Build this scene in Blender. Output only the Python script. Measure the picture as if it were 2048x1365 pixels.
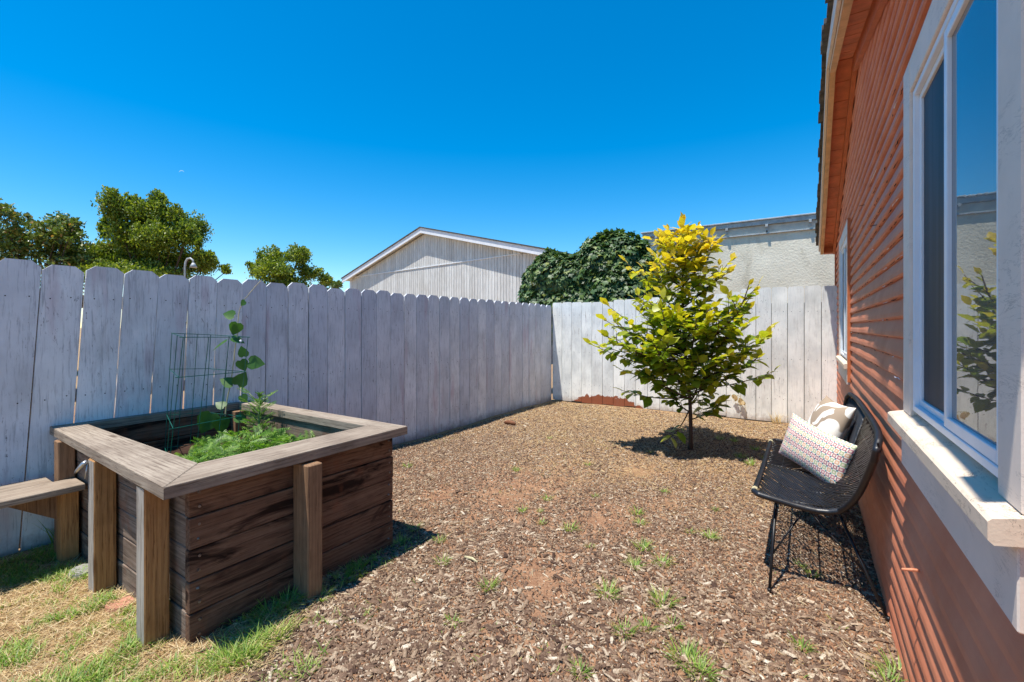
import bpy, math, random
import numpy as np
from mathutils import Vector
for o in list(bpy.data.objects): bpy.data.objects.remove(o)
S = bpy.context.scene
rnd = random.Random(7)
R = np.random.default_rng(11)

# ------------------------------------------------------------ camera
CAMH = 1.42
YAW = math.radians(33.13)
cd = bpy.data.cameras.new('Camera'); cam = bpy.data.objects.new('Camera', cd)
S.collection.objects.link(cam); S.camera = cam
cam.location = (0, 0, CAMH); cam.rotation_euler = (math.radians(90), 0, YAW)
cd.sensor_width = 36; cd.lens = 16.0; cd.shift_y = -27.5/2048
cd.clip_start = 0.02; cd.clip_end = 3000
S.render.resolution_x = 1024; S.render.resolution_y = 682

# ------------------------------------------------------------ sky, sun, exposure
SUN = Vector((-0.125, -0.27, 1.0)).normalized()
w = bpy.data.worlds.new('World'); S.world = w; w.use_nodes = True
wt = w.node_tree; bg = wt.nodes['Background']
sky = wt.nodes.new('ShaderNodeTexSky'); sky.sky_type = 'NISHITA'; sky.sun_disc = False
sky.sun_elevation = math.asin(SUN.z); sky.sun_rotation = math.radians(205)
sky.altitude = 0; sky.air_density = 1.0; sky.dust_density = 0.0; sky.ozone_density = 4.0
hs = wt.nodes.new('ShaderNodeHueSaturation'); hs.inputs['Saturation'].default_value = 1.46; hs.inputs['Value'].default_value = 0.9
hs.inputs['Hue'].default_value = 0.494
wt.links.new(sky.outputs[0], hs.inputs['Color']); wt.links.new(hs.outputs[0], bg.inputs['Color'])
bg.inputs['Strength'].default_value = 0.15
sd = bpy.data.lights.new('Sun', 'SUN'); sd.energy = 5.0; sd.angle = math.radians(0.53); sd.color = (1.0, 0.95, 0.87)
so = bpy.data.objects.new('Sun', sd); S.collection.objects.link(so)
so.rotation_euler = (-SUN).to_track_quat('-Z', 'Y').to_euler(); so.location = (-3, -4, 20)
S.view_settings.view_transform = 'Standard'; S.view_settings.look = 'None'
S.view_settings.exposure = 0.53; S.view_settings.gamma = 1.0

# ------------------------------------------------------------ helpers
def lin(r, g, b):
    f = lambda c: (c/255/12.92) if c/255 <= 0.04045 else ((c/255+0.055)/1.055)**2.4
    return (f(r), f(g), f(b), 1)
def ray(u, v): return np.array([(u-1618)*0.8374, 762+(u-1024)*0.5465, 655-v])
def atz(u, v, z=0.0):
    r = ray(u, v); s = (z-CAMH)/r[2]; return (r[0]*s, r[1]*s)
def ats(u, v, s):
    r = ray(u, v)*s; return np.array([r[0], r[1], r[2]+CAMH])

class NT:
    """tiny node builder"""
    def __init__(s, name):
        s.m = bpy.data.materials.new(name); s.m.use_nodes = True; s.t = s.m.node_tree
        s.b = s.t.nodes['Principled BSDF']; s.tc = s.t.nodes.new('ShaderNodeTexCoord'); s.geo = s.t.nodes.new('ShaderNodeNewGeometry')
    def n(s, k, **kw):
        x = s.t.nodes.new(k)
        for a, v in kw.items(): setattr(x, a, v)
        return x
    def l(s, a, b): s.t.links.new(a, b)
    def val(s, x, sock):
        if isinstance(x, (int, float)): sock.default_value = x
        elif isinstance(x, tuple): sock.default_value = x
        else: s.l(x, sock)
    def mapv(s, scale=(1, 1, 1), src=None, loc=None, rot=None):
        m = s.n('ShaderNodeMapping'); m.inputs['Scale'].default_value = scale
        if rot: m.inputs['Rotation'].default_value = rot
        if loc is not None: s.val(loc, m.inputs['Location'])
        s.l(src or s.tc.outputs['Object'], m.inputs['Vector']); return m.outputs[0]
    def noise(s, vec, scale=5, detail=4, rough=0.6, dist=0.0):
        x = s.n('ShaderNodeTexNoise'); s.l(vec, x.inputs['Vector'])
        x.inputs['Scale'].default_value = scale; x.inputs['Detail'].default_value = detail
        x.inputs['Roughness'].default_value = rough; x.inputs['Distortion'].default_value = dist; return x.outputs['Fac']
    def ramp(s, fac, stops, interp='LINEAR'):
        r = s.n('ShaderNodeValToRGB'); s.l(fac, r.inputs[0]); e = r.color_ramp.elements; r.color_ramp.interpolation = interp
        while len(e) < len(stops): e.new(0.5)
        for i, (p, c) in enumerate(stops):
            e[i].position = p; e[i].color = c if isinstance(c, tuple) else (c, c, c, 1)
        return r.outputs[0]
    def mix(s, f, a, b, mode='MIX'):
        x = s.n('ShaderNodeMix', data_type='RGBA', blend_type=mode)
        s.val(f, x.inputs[0]); s.val(a, x.inputs[6]); s.val(b, x.inputs[7]); return x.outputs[2]
    def math(s, op, a, b=0.0, c=None):
        x = s.n('ShaderNodeMath', operation=op); s.val(a, x.inputs[0]); s.val(b, x.inputs[1])
        if c is not None: s.val(c, x.inputs[2])
        return x.outputs[0]
    def bump(s, h, strength=0.3, dist=0.01):
        b = s.n('ShaderNodeBump'); b.inputs['Strength'].default_value = strength; b.inputs['Distance'].default_value = dist
        s.l(h, b.inputs['Height']); s.l(b.outputs[0], s.b.inputs['Normal'])
    def col(s, c): s.val(c, s.b.inputs['Base Color'])
    def rough(s, r, spec=0.5): s.val(r, s.b.inputs['Roughness']); s.b.inputs['Specular IOR Level'].default_value = spec
    @property
    def isl(s): return s.geo.outputs['Random Per Island']
    def rvec(s, k=17.0):
        c = s.n('ShaderNodeCombineXYZ'); s.l(s.math('MULTIPLY', s.isl, k), c.inputs[0]); s.l(s.math('MULTIPLY', s.isl, k*2.3), c.inputs[1]); s.l(s.math('MULTIPLY', s.isl, k*1.7), c.inputs[2]); return c.outputs[0]

def plain(name, c, rough=0.6, metal=0.0, var=0.12, spec=0.4):
    m = NT(name); nz = m.noise(m.mapv(), 9, 4)
    d = tuple(x*(1-var*1.5) for x in c[:3])+(1,); e = tuple(min(1, x*(1+var)) for x in c[:3])+(1,)
    m.col(m.ramp(nz, [(0.3, d), (0.7, e)])); m.rough(rough, spec); m.b.inputs['Metallic'].default_value = metal; m.bump(m.noise(m.mapv(), 60, 3), 0.15, 0.003); return m.m

AX = {'x': (0.045, 1, 1), 'y': (1, 0.045, 1), 'z': (1, 1, 0.045)}
def wood(name, axis, c1, c2, dark, stain=0.0, seed=0.0, greytop=None, knots=True):
    m = NT(name); v = m.mapv(AX[axis], loc=m.rvec()); vo = m.mapv((1, 1, 1), loc=m.rvec())
    g = m.noise(v, 120, 5, 0.7, 0.4); g2 = m.noise(v, 26, 5, 0.65, 0.9)
    wv = m.n('ShaderNodeTexWave'); wv.wave_type = 'RINGS'; wv.rings_direction = axis.upper()
    m.l(m.mapv(tuple(0.25*a if a < 1 else 1.0 for a in AX[axis]), loc=m.rvec(3.1)), wv.inputs['Vector']); wv.inputs['Scale'].default_value = 16; wv.inputs['Distortion'].default_value = 7; wv.inputs['Detail'].default_value = 2; wv.inputs['Detail Scale'].default_value = 0.7
    base = m.mix(m.ramp(g2, [(0.3, 0.0), (0.7, 1.0)]), c1, c2)
    base = m.mix(m.ramp(wv.outputs['Fac'], [(0.25, 0.22), (0.6, 0.0)]), base, dark)
    base = m.mix(m.ramp(g, [(0.36, 0.75), (0.48, 0.0)]), base, dark)
    if knots:
        vr = m.n('ShaderNodeTexVoronoi'); m.l(m.mapv(tuple(0.22 if a < 1 else 1.0 for a in AX[axis]), loc=m.rvec(9)), vr.inputs['Vector']); vr.inputs['Scale'].default_value = 7.5
        base = m.mix(m.ramp(vr.outputs['Distance'], [(0.05, 0.85), (0.13, 0.0)]), base, dark)
    if stain:
        vs = m.mapv(tuple(0.35 if a < 1 else 1.6 for a in AX[axis]), loc=m.rvec(5))
        base = m.mix(m.ramp(m.noise(vs, 4.2, 5, 0.65, 0.8), [(0.53, 0.0), (0.63, stain)]), base, lin(26, 13, 9))
        base = m.mix(m.ramp(m.noise(m.mapv((1, 1, 1), loc=(3, 1, 7)), 5, 4, 0.6), [(0.56, 0.0), (0.72, 0.55)]), base, lin(140, 84, 56))
    base = m.mix(m.ramp(m.noise(vo, 3.0, 5, .65), [(0.45, 0.0), (0.7, 0.45)]), base, dark)
    mt = m.mix(m.math('MULTIPLY', m.isl, 0.25), base, dark)
    m.col(mt); m.rough(0.85, 0.2); m.bump(m.math('ADD', g, m.math('MULTIPLY', g2, 0.5)), 0.6, 0.004); return m.m

# painted fence boards: white paint, wood grain, worn specks, pink wash, bare feet
def fence_paint(name, pink, bare):
    m = NT(name); ob = m.mapv(loc=m.rvec(3)); st = m.mapv((1, 1, 0.07), loc=m.rvec(7))
    g = m.noise(st, 70, 5, 0.7, 0.3)
    base = m.mix(m.ramp(m.noise(ob, 2.4, 4, 0.6), [(0.35, 0.0), (0.65, 1.0)]), lin(208, 210, 212), lin(236, 237, 238))
    base = m.mix(m.math('MULTIPLY', m.isl, 0.50 if pink else 0.16), base, lin(176, 182, 196))
    base = m.mix(m.ramp(g, [(0.34, 0.45 if pink else 0.22), (0.48, 0.0)]), base, lin(110, 110, 118))
    big = m.ramp(m.noise(m.mapv((1, 1, 0.5), loc=m.rvec(11)), 3.2, 3, 0.5), [(0.44, 0.0), (0.60, 1.0)])
    sp = m.ramp(m.noise(m.mapv((1, 1, 0.30), loc=m.rvec(2)), 60, 5, 0.8, 0.4), [(0.60, 0.0), (0.66, 1.0)])
    base = m.mix(m.math('MULTIPLY', m.math('MULTIPLY', big, sp), 0.85), base, lin(70, 62, 66))
    base = m.mix(m.ramp(m.noise(m.mapv((1, 1, .35), loc=m.rvec(41)), 5.0, 6, .7), [(0.52, 0.0), (0.72, .35)]), base, lin(150, 146, 144))
    if pink:
        pk = m.ramp(m.noise(m.mapv((3, 3, 0.5), loc=m.rvec(13)), 1.9, 3, 0.5), [(0.58, 0.0), (0.72, 0.5)])
        base = m.mix(pk, base, lin(180, 140, 150))
    sx = m.n('ShaderNodeSeparateXYZ'); m.l(m.tc.outputs['Object'], sx.inputs[0])
    # mud splash along the feet
    foot = m.math('SUBTRACT', 0.16, sx.outputs[2]); foot = m.math('ADD', foot, m.math('MULTIPLY', m.noise(m.mapv(), 14, 5, 0.7), 0.22))
    base = m.mix(m.ramp(foot, [(0.16, 0.0), (0.30, 0.75)]), base, lin(120, 96, 82))
    if bare:
        q = m.math('SUBTRACT', 0.62, m.math('ABSOLUTE', m.math('ADD', sx.outputs[0], 3.1)))
        q = m.math('MULTIPLY', q, 0.55); q = m.math('SUBTRACT', m.math('MINIMUM', q, 0.13), .07)
        q = m.math('ADD', q, m.math('MULTIPLY', m.noise(m.mapv(), 9, 6, 0.7), 0.22))
        q = m.math('SUBTRACT', q, sx.outputs[2])
        base = m.mix(m.ramp(q, [(0.0, 0.0), (0.012, 1.0)]), base, lin(138, 82, 60))
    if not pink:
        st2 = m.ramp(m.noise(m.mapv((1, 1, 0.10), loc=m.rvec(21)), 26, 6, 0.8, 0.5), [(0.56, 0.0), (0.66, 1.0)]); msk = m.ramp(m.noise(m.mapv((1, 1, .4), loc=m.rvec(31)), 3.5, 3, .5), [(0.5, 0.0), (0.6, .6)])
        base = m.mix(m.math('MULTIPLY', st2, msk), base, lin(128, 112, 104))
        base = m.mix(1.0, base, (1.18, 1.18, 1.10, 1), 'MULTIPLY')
    m.col(base); m.rough(0.8, 0.2); m.bump(g, 0.5, 0.003); return m.m

def leafmat(name, stops, rough=0.45, trans=0.35, attr=None):
    m = NT(name)
    if attr:
        a = m.n('ShaderNodeAttribute', attribute_name=attr); f = a.outputs['Fac']
    else: f = m.isl
    c = m.ramp(f, stops); nz = m.noise(m.mapv(), 30, 2)
    c = m.mix(m.ramp(nz, [(0.3, 0.25), (0.7, 0.0)]), c, (0.01, 0.02, 0.005, 1))
    m.col(c); m.rough(rough, 0.5)
    tr = m.n('ShaderNodeBsdfTranslucent'); m.l(m.mix(1.0, c, (1.5, 1.6, 0.7, 1), 'MULTIPLY'), tr.inputs[0])
    mx = m.n('ShaderNodeMixShader'); mx.inputs[0].default_value = trans
    m.l(m.b.outputs[0], mx.inputs[1]); m.l(tr.outputs[0], mx.inputs[2]); m.l(mx.outputs[0], m.t.nodes['Material Output'].inputs[0]); return m.m

def tag(o, label=None, cat=None, group=None, kind=None):
    if label: o['label'] = label
    if cat: o['category'] = cat
    if group: o['group'] = group
    if kind: o['kind'] = kind
    return o
def empty(name, loc=(0, 0, 0), label=None, cat=None, group=None, rz=0):
    o = bpy.data.objects.new(name, None); S.collection.objects.link(o); o.location = loc; o.rotation_euler = (0, 0, rz)
    o.empty_display_size = 0.1; return tag(o, label, cat, group)
def link(name, me, mats, parent=None, smooth=False):
    o = bpy.data.objects.new(name, me); S.collection.objects.link(o)
    for m in (mats if isinstance(mats, (list, tuple)) else [mats]): me.materials.append(m)
    if parent is not None:
        o.parent = parent       # geometry is written in world axes; undo the parent's placement
        from mathutils import Matrix
        ro = parent
        M = Matrix.Identity(4)
        while ro is not None:
            M = (Matrix.Translation(ro.location) @ ro.rotation_euler.to_matrix().to_4x4()) @ M if ro.type == 'EMPTY' else M
            ro = ro.parent
        if parent.type == 'EMPTY': o.matrix_parent_inverse = M.inverted()
    if smooth: me.polygons.foreach_set('use_smooth', [True]*len(me.polygons))
    return o

class MB:
    def __init__(s): s.v = []; s.f = []; s.mi = []; s.cur = 0
    def add(s, vs, fs):
        b = len(s.v); s.v += [tuple(map(float, p)) for p in vs]
        for f in fs: s.f.append([b+i for i in f]); s.mi.append(s.cur)
    def box(s, x0, x1, y0, y1, z0, z1, bev=0.0, shear=None):
        if bev <= 0:
            vs = [(x, y, z) for z in (z0, z1) for y in (y0, y1) for x in (x0, x1)]
            fs = [(0, 2, 3, 1), (4, 5, 7, 6), (0, 1, 5, 4), (2, 6, 7, 3), (0, 4, 6, 2), (1, 3, 7, 5)]
        else:
            c = ((x0+x1)/2, (y0+y1)/2, (z0+z1)/2); h = ((x1-x0)/2, (y1-y0)/2, (z1-z0)/2); vs = []; ix = {}
            for sx in (-1, 1):
                for sy in (-1, 1):
                    for sz in (-1, 1):
                        for a in range(3):
                            hh = [h[k]-(0 if k == a else bev) for k in range(3)]
                            ix[(sx, sy, sz, a)] = len(vs); vs.append((c[0]+sx*hh[0], c[1]+sy*hh[1], c[2]+sz*hh[2]))
            fs = []
            for a in range(3):
                o1, o2 = [k for k in range(3) if k != a]
                for sg in (-1, 1):
                    q = []
                    for p1, p2 in ((-1, -1), (1, -1), (1, 1), (-1, 1)):
                        k = [0, 0, 0]; k[a] = sg; k[o1] = p1; k[o2] = p2; q.append(ix[(k[0], k[1], k[2], a)])
                    flip = (sg < 0) ^ (a == 1); fs.append(q[::-1] if flip else q)
            for a in range(3):
                o1, o2 = [k for k in range(3) if k != a]
                for p1 in (-1, 1):
                    for p2 in (-1, 1):
                        q = []
                        for sg, ax in ((-1, o1), (-1, o2), (1, o2), (1, o1)):
                            k = [0, 0, 0]; k[a] = sg; k[o1] = p1; k[o2] = p2; q.append(ix[(k[0], k[1], k[2], ax)])
                        flip = ((p1*p2) < 0) ^ (a == 1); fs.append(q if flip else q[::-1])
            for sx in (-1, 1):
                for sy in (-1, 1):
                    for sz in (-1, 1):
                        q = [ix[(sx, sy, sz, a)] for a in range(3)]; fs.append(q if sx*sy*sz > 0 else q[::-1])
        if shear: vs = [shear(*p) for p in vs]
        s.add(vs, fs)
    def prism(s, poly, d):
        n = len(poly); p = [np.array(q, float) for q in poly]; d = np.array(d, float)
        s.add([*p, *[q+d for q in p]], [list(range(n))[::-1], list(range(n, 2*n))]+[(i, (i+1) % n, n+(i+1) % n, n+i) for i in range(n)])
    def tube(s, pts, r, n=6, cap=True):
        pts = [np.array(p, float) for p in pts]; m = len(pts); rr = r if hasattr(r, '__len__') else [r]*m
        vs = []; up = None
        for i, p in enumerate(pts):
            t = pts[min(i+1, m-1)]-pts[max(i-1, 0)]; t = t/(np.linalg.norm(t)+1e-9)
            if up is None:
                a = np.array([0, 0, 1.0]) if abs(t[2]) < 0.9 else np.array([1.0, 0, 0]); up = np.cross(t, a)
            up = up-t*np.dot(up, t); up /= (np.linalg.norm(up)+1e-9); b = np.cross(t, up)
            for k in range(n):
                a = 2*math.pi*k/n; vs.append(p+rr[i]*(math.cos(a)*up+math.sin(a)*b))
        fs = [(i*n+k, i*n+(k+1) % n, (i+1)*n+(k+1) % n, (i+1)*n+k) for i in range(m-1) for k in range(n)]
        if cap: fs += [tuple(range(n))[::-1], tuple(range((m-1)*n, m*n))]
        s.add(vs, fs)
    def build(s, name, mats, parent=None, smooth=False):
        me = bpy.data.meshes.new(name); me.from_pydata(s.v, [], s.f)
        if any(s.mi): me.polygons.foreach_set('material_index', s.mi)
        me.update(); return link(name, me, mats, parent, smooth)

def inst(name, tv, tf, org, fr, sc, mats, parent=None, attr=None, smooth=False):
    """many copies of one small template in ONE mesh (leaves, blades, chips)"""
    tv = np.array(tv, float); n = len(org); k = len(tv)
    sc = np.asarray(sc, float)
    if sc.ndim == 1: sc = np.repeat(sc[:, None], 3, 1)
    V = np.einsum('nkj,nij->nki', tv[None]*sc[:, None, :], fr)+org[:, None, :]
    V = V.reshape(-1, 3)
    lt = np.array([len(f) for f in tf]); li = np.concatenate([np.array(f) for f in tf])
    LI = (li[None]+(np.arange(n)*k)[:, None]).ravel(); LT = np.tile(lt, n); LS = np.concatenate([[0], np.cumsum(LT)[:-1]])
    me = bpy.data.meshes.new(name); me.vertices.add(len(V)); me.vertices.foreach_set('co', V.astype(np.float32).ravel())
    me.loops.add(len(LI)); me.loops.foreach_set('vertex_index', LI.astype(np.int32))
    me.polygons.add(len(LT)); me.polygons.foreach_set('loop_start', LS.astype(np.int32)); me.polygons.foreach_set('loop_total', LT.astype(np.int32))
    if attr is not None:
        a = me.attributes.new('tint', 'FLOAT', 'POINT'); a.data.foreach_set('value', np.repeat(attr, k).astype(np.float32))
    me.update(calc_edges=True); me.validate(); return link(name, me, mats, parent, smooth)
def nrm(a): return a/(np.linalg.norm(a, axis=-1, keepdims=True)+1e-9)
def frames(d, n):
    """columns: x (width), y (leaf axis d), z (normal)"""
    d = nrm(d); x = nrm(np.cross(d, n)); z = np.cross(x, d); return np.stack([x, d, z], axis=2)
def rdir(n): return nrm(R.normal(size=(n, 3)))
LEAF_V = [(0, 0, 0), (-.26, .28, .05), (-.30, .6, .03), (0, 1, -.10), (.30, .6, .03), (.26, .28, .05), (0, .3, 0), (0, .62, -.01)]
LEAF_F = [(0, 6, 1), (0, 5, 6), (1, 6, 7, 2), (6, 5, 4, 7), (2, 7, 3), (7, 4, 3)]
SML_V = [(0, 0, 0), (-.3, .5, .06), (0, 1, 0), (.3, .5, .06)]; SML_F = [(0, 3, 2), (0, 2, 1)]
IVY_V = [(0, 0, 0), (-.45, .1, .02), (-.5, .5, .03), (-.2, .55, .05), (0, 1, -.03), (.2, .55, .05), (.5, .5, .03), (.45, .1, .02), (0, .35, .08)]
IVY_F = [(0, 8, 1), (1, 8, 3, 2), (3, 8, 4), (4, 8, 5), (8, 7, 6, 5), (0, 7, 8)]
BL_V = [(-.5, 0, 0), (.5, 0, 0), (-.36, .5, .10), (.36, .5, .10), (0, 1, .42)]; BL_F = [(0, 1, 3, 2), (2, 3, 4)]

# ------------------------------------------------------------ materials
M = {}
M['fence_l'] = fence_paint('fence_paint_west', True, False)
M['fence_b'] = fence_paint('fence_paint_back', False, True)
M['rail'] = wood('old_rail_wood', 'y', lin(150, 132, 112), lin(120, 104, 88), lin(60, 50, 42))
M['cap_x'] = wood('grey_cap_wood_x', 'x', lin(158, 144, 128), lin(182, 168, 150), lin(90, 74, 62))
M['cap_y'] = wood('grey_cap_wood_y', 'y', lin(154, 138, 122), lin(176, 162, 144), lin(86, 70, 58))
M['plank_y'] = wood('stained_plank_y', 'y', lin(138, 108, 88), lin(112, 82, 64), lin(58, 36, 28), stain=0.95)
M['plank_x'] = wood('stained_plank_x', 'x', lin(156, 140, 126), lin(128, 110, 96), lin(66, 50, 42), stain=0.4)
M['post'] = wood('cedar_post_wood', 'z', lin(196, 146, 92), lin(168, 126, 84), lin(104, 66, 36))
M['post_sunlit'] = wood('sunlit_weathered_face', 'z', lin(190, 184, 174), lin(168, 160, 148), lin(110, 100, 90))  # weathered grey, with the sunlight on this face also put into the colour
M['postg'] = wood('grey_post_wood', 'z', lin(164, 128, 96), lin(138, 110, 86), lin(84, 58, 42))
M['metal'] = plain('galvanised_metal', lin(190, 192, 195), 0.35, 0.9)
M['screw'] = plain('screw_metal', lin(120, 110, 104), 0.45, 0.7)
M['green_wire'] = plain('green_coated_wire', lin(22, 88, 74), 0.4)
M['soilin'] = plain('dark_potting_soil', lin(58, 42, 34), 0.95, var=0.5, spec=0.1)
M['black'] = plain('black_rattan', lin(30, 31, 36), 0.38, var=0.3, spec=0.6)
M['blackrim'] = plain('black_wrapped_rattan', lin(26, 28, 34), 0.42, var=0.3, spec=0.6)
M['blackmetal'] = plain('black_painted_steel', lin(22, 22, 24), 0.4)
M['white_trim'] = None

def trim_paint(name, c, dirty):
    m = NT(name); ob = m.mapv(); g = m.noise(m.mapv((1, .12, 1)), 40, 4, .7)
    b = m.mix(m.ramp(m.noise(ob, 5, 4), [(0.35, 0.0), (0.7, 0.6)]), c, tuple(x*0.82 for x in c[:3])+(1,))
    vr = m.noise(m.mapv((1, .22, 1)), 22, 6, 0.75, 1.6)
    cr = m.ramp(m.math('ABSOLUTE', m.math('SUBTRACT', vr, 0.5)), [(0.0, dirty), (0.013, 0.0)])
    cr = m.math('MULTIPLY', cr, m.ramp(m.noise(ob, 6, 3), [(0.46, 0.0), (0.56, 1.0)]))
    b = m.mix(cr, b, lin(70, 56, 48)); m.col(b); m.rough(0.6, 0.4); m.bump(m.math('ADD', m.math('MULTIPLY', g, 0.4), m.noise(ob, 120, 3)), 0.25, 0.002); return m.m
M['white_trim'] = trim_paint('white_casing_paint', lin(232, 216, 200), 0.45)
M['sill'] = trim_paint('cream_sill_paint', lin(224, 204, 180), 1.0)
M['vinyl'] = plain('white_vinyl', lin(226, 232, 238), 0.35, var=0.03)

def siding():
    m = NT('terracotta_siding_paint'); ob = m.mapv()
    b = m.mix(m.ramp(m.noise(ob, 3.0, 5, 0.6), [(0.35, 0.0), (0.68, 1.0)]), lin(200, 118, 84), lin(216, 140, 106))
    b = m.mix(m.ramp(m.noise(m.mapv((1, .12, 1)), 30, 5, .7), [(0.62, 0.0), (0.74, .35)]), b, lin(224, 160, 128))
    n2 = m.noise(m.mapv((1, .10, 1)), 60, 6, 0.75, 0.8)
    crk = m.math('MULTIPLY', m.ramp(n2, [(0.66, 0.0), (0.70, 1.0)]), m.ramp(m.noise(ob, 2.2, 3), [(0.48, 0.0), (0.58, 1.0)]))
    b = m.mix(crk, b, lin(60, 36, 28)); m.col(b); m.rough(0.62, 0.35)
    m.bump(m.math('ADD', m.noise(m.mapv((1, .3, 1)), 40, 5, .7), m.math('MULTIPLY', crk, -1.5)), 0.45, 0.004); return m.m
M['siding'] = siding()
M['terra'] = plain('terracotta_trim_paint', lin(196, 112, 68), 0.6, var=0.12)
M['soffit'] = plain('terracotta_soffit_paint', lin(216, 128, 86), 0.65, var=0.15)
M['rafter'] = plain('pale_rafter_wood', lin(222, 180, 136), 0.8, var=0.12)
M['shingle'] = plain('dark_roof_shingle', lin(84, 80, 76), 0.9, var=0.4)
M['darkcrack'] = plain('dark_gap', lin(30, 22, 20), 0.9)

def glassm(name, ior, body, rough, tint=(1, 1, 1, 1)):
    m = NT(name); g = m.n('ShaderNodeBsdfGlossy'); g.inputs['Roughness'].default_value = rough; g.inputs['Color'].default_value = tint
    bp = m.n('ShaderNodeBump'); bp.inputs['Strength'].default_value = 0.003; bp.inputs['Distance'].default_value = 0.02
    m.l(m.noise(m.mapv((1, 0.6, 6)), 9, 2), bp.inputs['Height']); m.l(bp.outputs[0], g.inputs['Normal'])
    fr = m.n('ShaderNodeFresnel'); fr.inputs[0].default_value = ior; mx = m.n('ShaderNodeMixShader')
    m.col(body); m.rough(0.5); m.l(fr.outputs[0], mx.inputs[0]); m.l(m.b.outputs[0], mx.inputs[1]); m.l(g.outputs[0], mx.inputs[2]); m.l(mx.outputs[0], m.t.nodes['Material Output'].inputs[0]); return m.m
M['glass'] = glassm('window_glass', 2.7, lin(44, 56, 70), 0.012, (.86, .9, .92, 1))
def screenm():
    m = NT('dark_insect_screen'); w_ = m.noise(m.mapv((1, 1, 0.05)), 12, 3, .6)
    m.col(m.ramp(w_, [(0.35, lin(22, 30, 40)), (0.65, lin(52, 62, 76))])); m.rough(0.55, 0.4); m.bump(m.noise(m.mapv(), 500, 1), 0.2, 0.001); return m.m
M['screen'] = screenm()

def stucco():
    m = NT('rough_stucco'); ob = m.mapv(); n1 = m.noise(ob, 26, 5, 0.65, 0.4)
    b = m.mix(m.ramp(m.noise(ob, 1.6, 5), [(0.35, 0.0), (0.68, 1.0)]), lin(216, 208, 186), lin(236, 229, 208))
    st = m.ramp(m.noise(m.mapv((1, 1, .35)), 2.6, 4), [(0.60, 0.0), (0.72, 0.4)]); b = m.mix(st, b, lin(150, 138, 112))
    sp = m.math('MULTIPLY', m.ramp(m.noise(ob, 24, 5, .75), [(0.66, 0.0), (0.70, 1.0)]), m.ramp(m.noise(ob, 1.3, 2), [(0.5, 0.0), (0.6, 1.0)]))
    b = m.mix(m.math('MULTIPLY', sp, 0.6), b, lin(84, 78, 66)); m.col(b); m.rough(0.9, 0.15); m.bump(n1, 0.7, 0.018); return m.m
M['stucco'] = stucco()
M['flash'] = plain('weathered_metal_flashing', lin(168, 172, 172), 0.5, 0.1, 0.2)
M['band'] = plain('cream_trim_board', lin(204, 196, 180), 0.8, var=0.12)
def t111():
    m = NT('grey_plywood_siding'); ob = m.mapv((1, 1, .1), loc=m.rvec(5)); b = m.mix(m.isl, lin(206, 204, 200), lin(226, 225, 221))
    b = m.mix(m.ramp(m.noise(ob, 24, 5, .7), [(0.40, 0.35), (0.56, 0.0)]), b, lin(132, 128, 122)); b = m.mix(m.ramp(m.noise(m.mapv(), 0.8, 4), [(0.4, 0.0), (0.7, .3)]), b, lin(170, 164, 152)); m.col(b); m.rough(0.85, 0.2); return m.m
M['t111'] = t111()
M['groove'] = plain('groove_paint', lin(120, 120, 120), 0.9)
M['fascia_w'] = plain('white_barge_paint', lin(226, 228, 232), 0.6, var=0.06)
M['bark'] = wood('tree_bark', 'z', lin(112, 92, 76), lin(84, 68, 56), lin(44, 34, 28), knots=False)
M['persleaf'] = leafmat('persimmon_leaf', [(0.0, lin(60, 92, 32)), (0.35, lin(122, 148, 42)), (0.58, lin(182, 184, 46)), (0.82, lin(222, 196, 52)), (1.0, lin(238, 204, 70))], 0.36, 0.42, 'tint')
M['ivy'] = leafmat('ivy_leaf', [(0.0, lin(40, 66, 34)), (0.5, lin(66, 98, 48)), (0.85, lin(104, 130, 66)), (1.0, lin(130, 136, 56))], 0.5, 0.2)
M['tree_a'] = leafmat('feathery_yellowgreen_leaf', [(0.0, lin(76, 98, 30)), (0.6, lin(120, 138, 42)), (1.0, lin(170, 176, 62))], 0.5, 0.35)
M['tree_b'] = leafmat('olive_russet_leaf', [(0.0, lin(70, 90, 38)), (0.7, lin(116, 132, 58)), (0.90, lin(150, 156, 90)), (0.97, lin(170, 130, 76)), (1.0, lin(184, 138, 90))], 0.4, 0.25)
M['fern'] = leafmat('ferny_leaf', [(0.0, lin(70, 112, 40)), (0.6, lin(104, 146, 54)), (1.0, lin(150, 178, 84))], 0.5, 0.35)
M['bean'] = leafmat('bean_leaf', [(0.0, lin(54, 92, 34)), (0.7, lin(74, 118, 44)), (1.0, lin(110, 150, 80))], 0.45, 0.35)
M['stem'] = plain('green_stem', lin(122, 140, 84), 0.6)
M['palestem'] = plain('pale_dry_stem', lin(186, 176, 140), 0.7)
M['grass'] = leafmat('grass_blade', [(0.0, lin(96, 132, 50)), (0.6, lin(140, 172, 70)), (1.0, lin(188, 200, 104))], 0.5, 0.4)
M['straw'] = leafmat('dry_straw', [(0.0, lin(168, 136, 92)), (0.5, lin(206, 178, 130)), (1.0, lin(236, 216, 176))], 0.6, 0.2)

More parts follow.
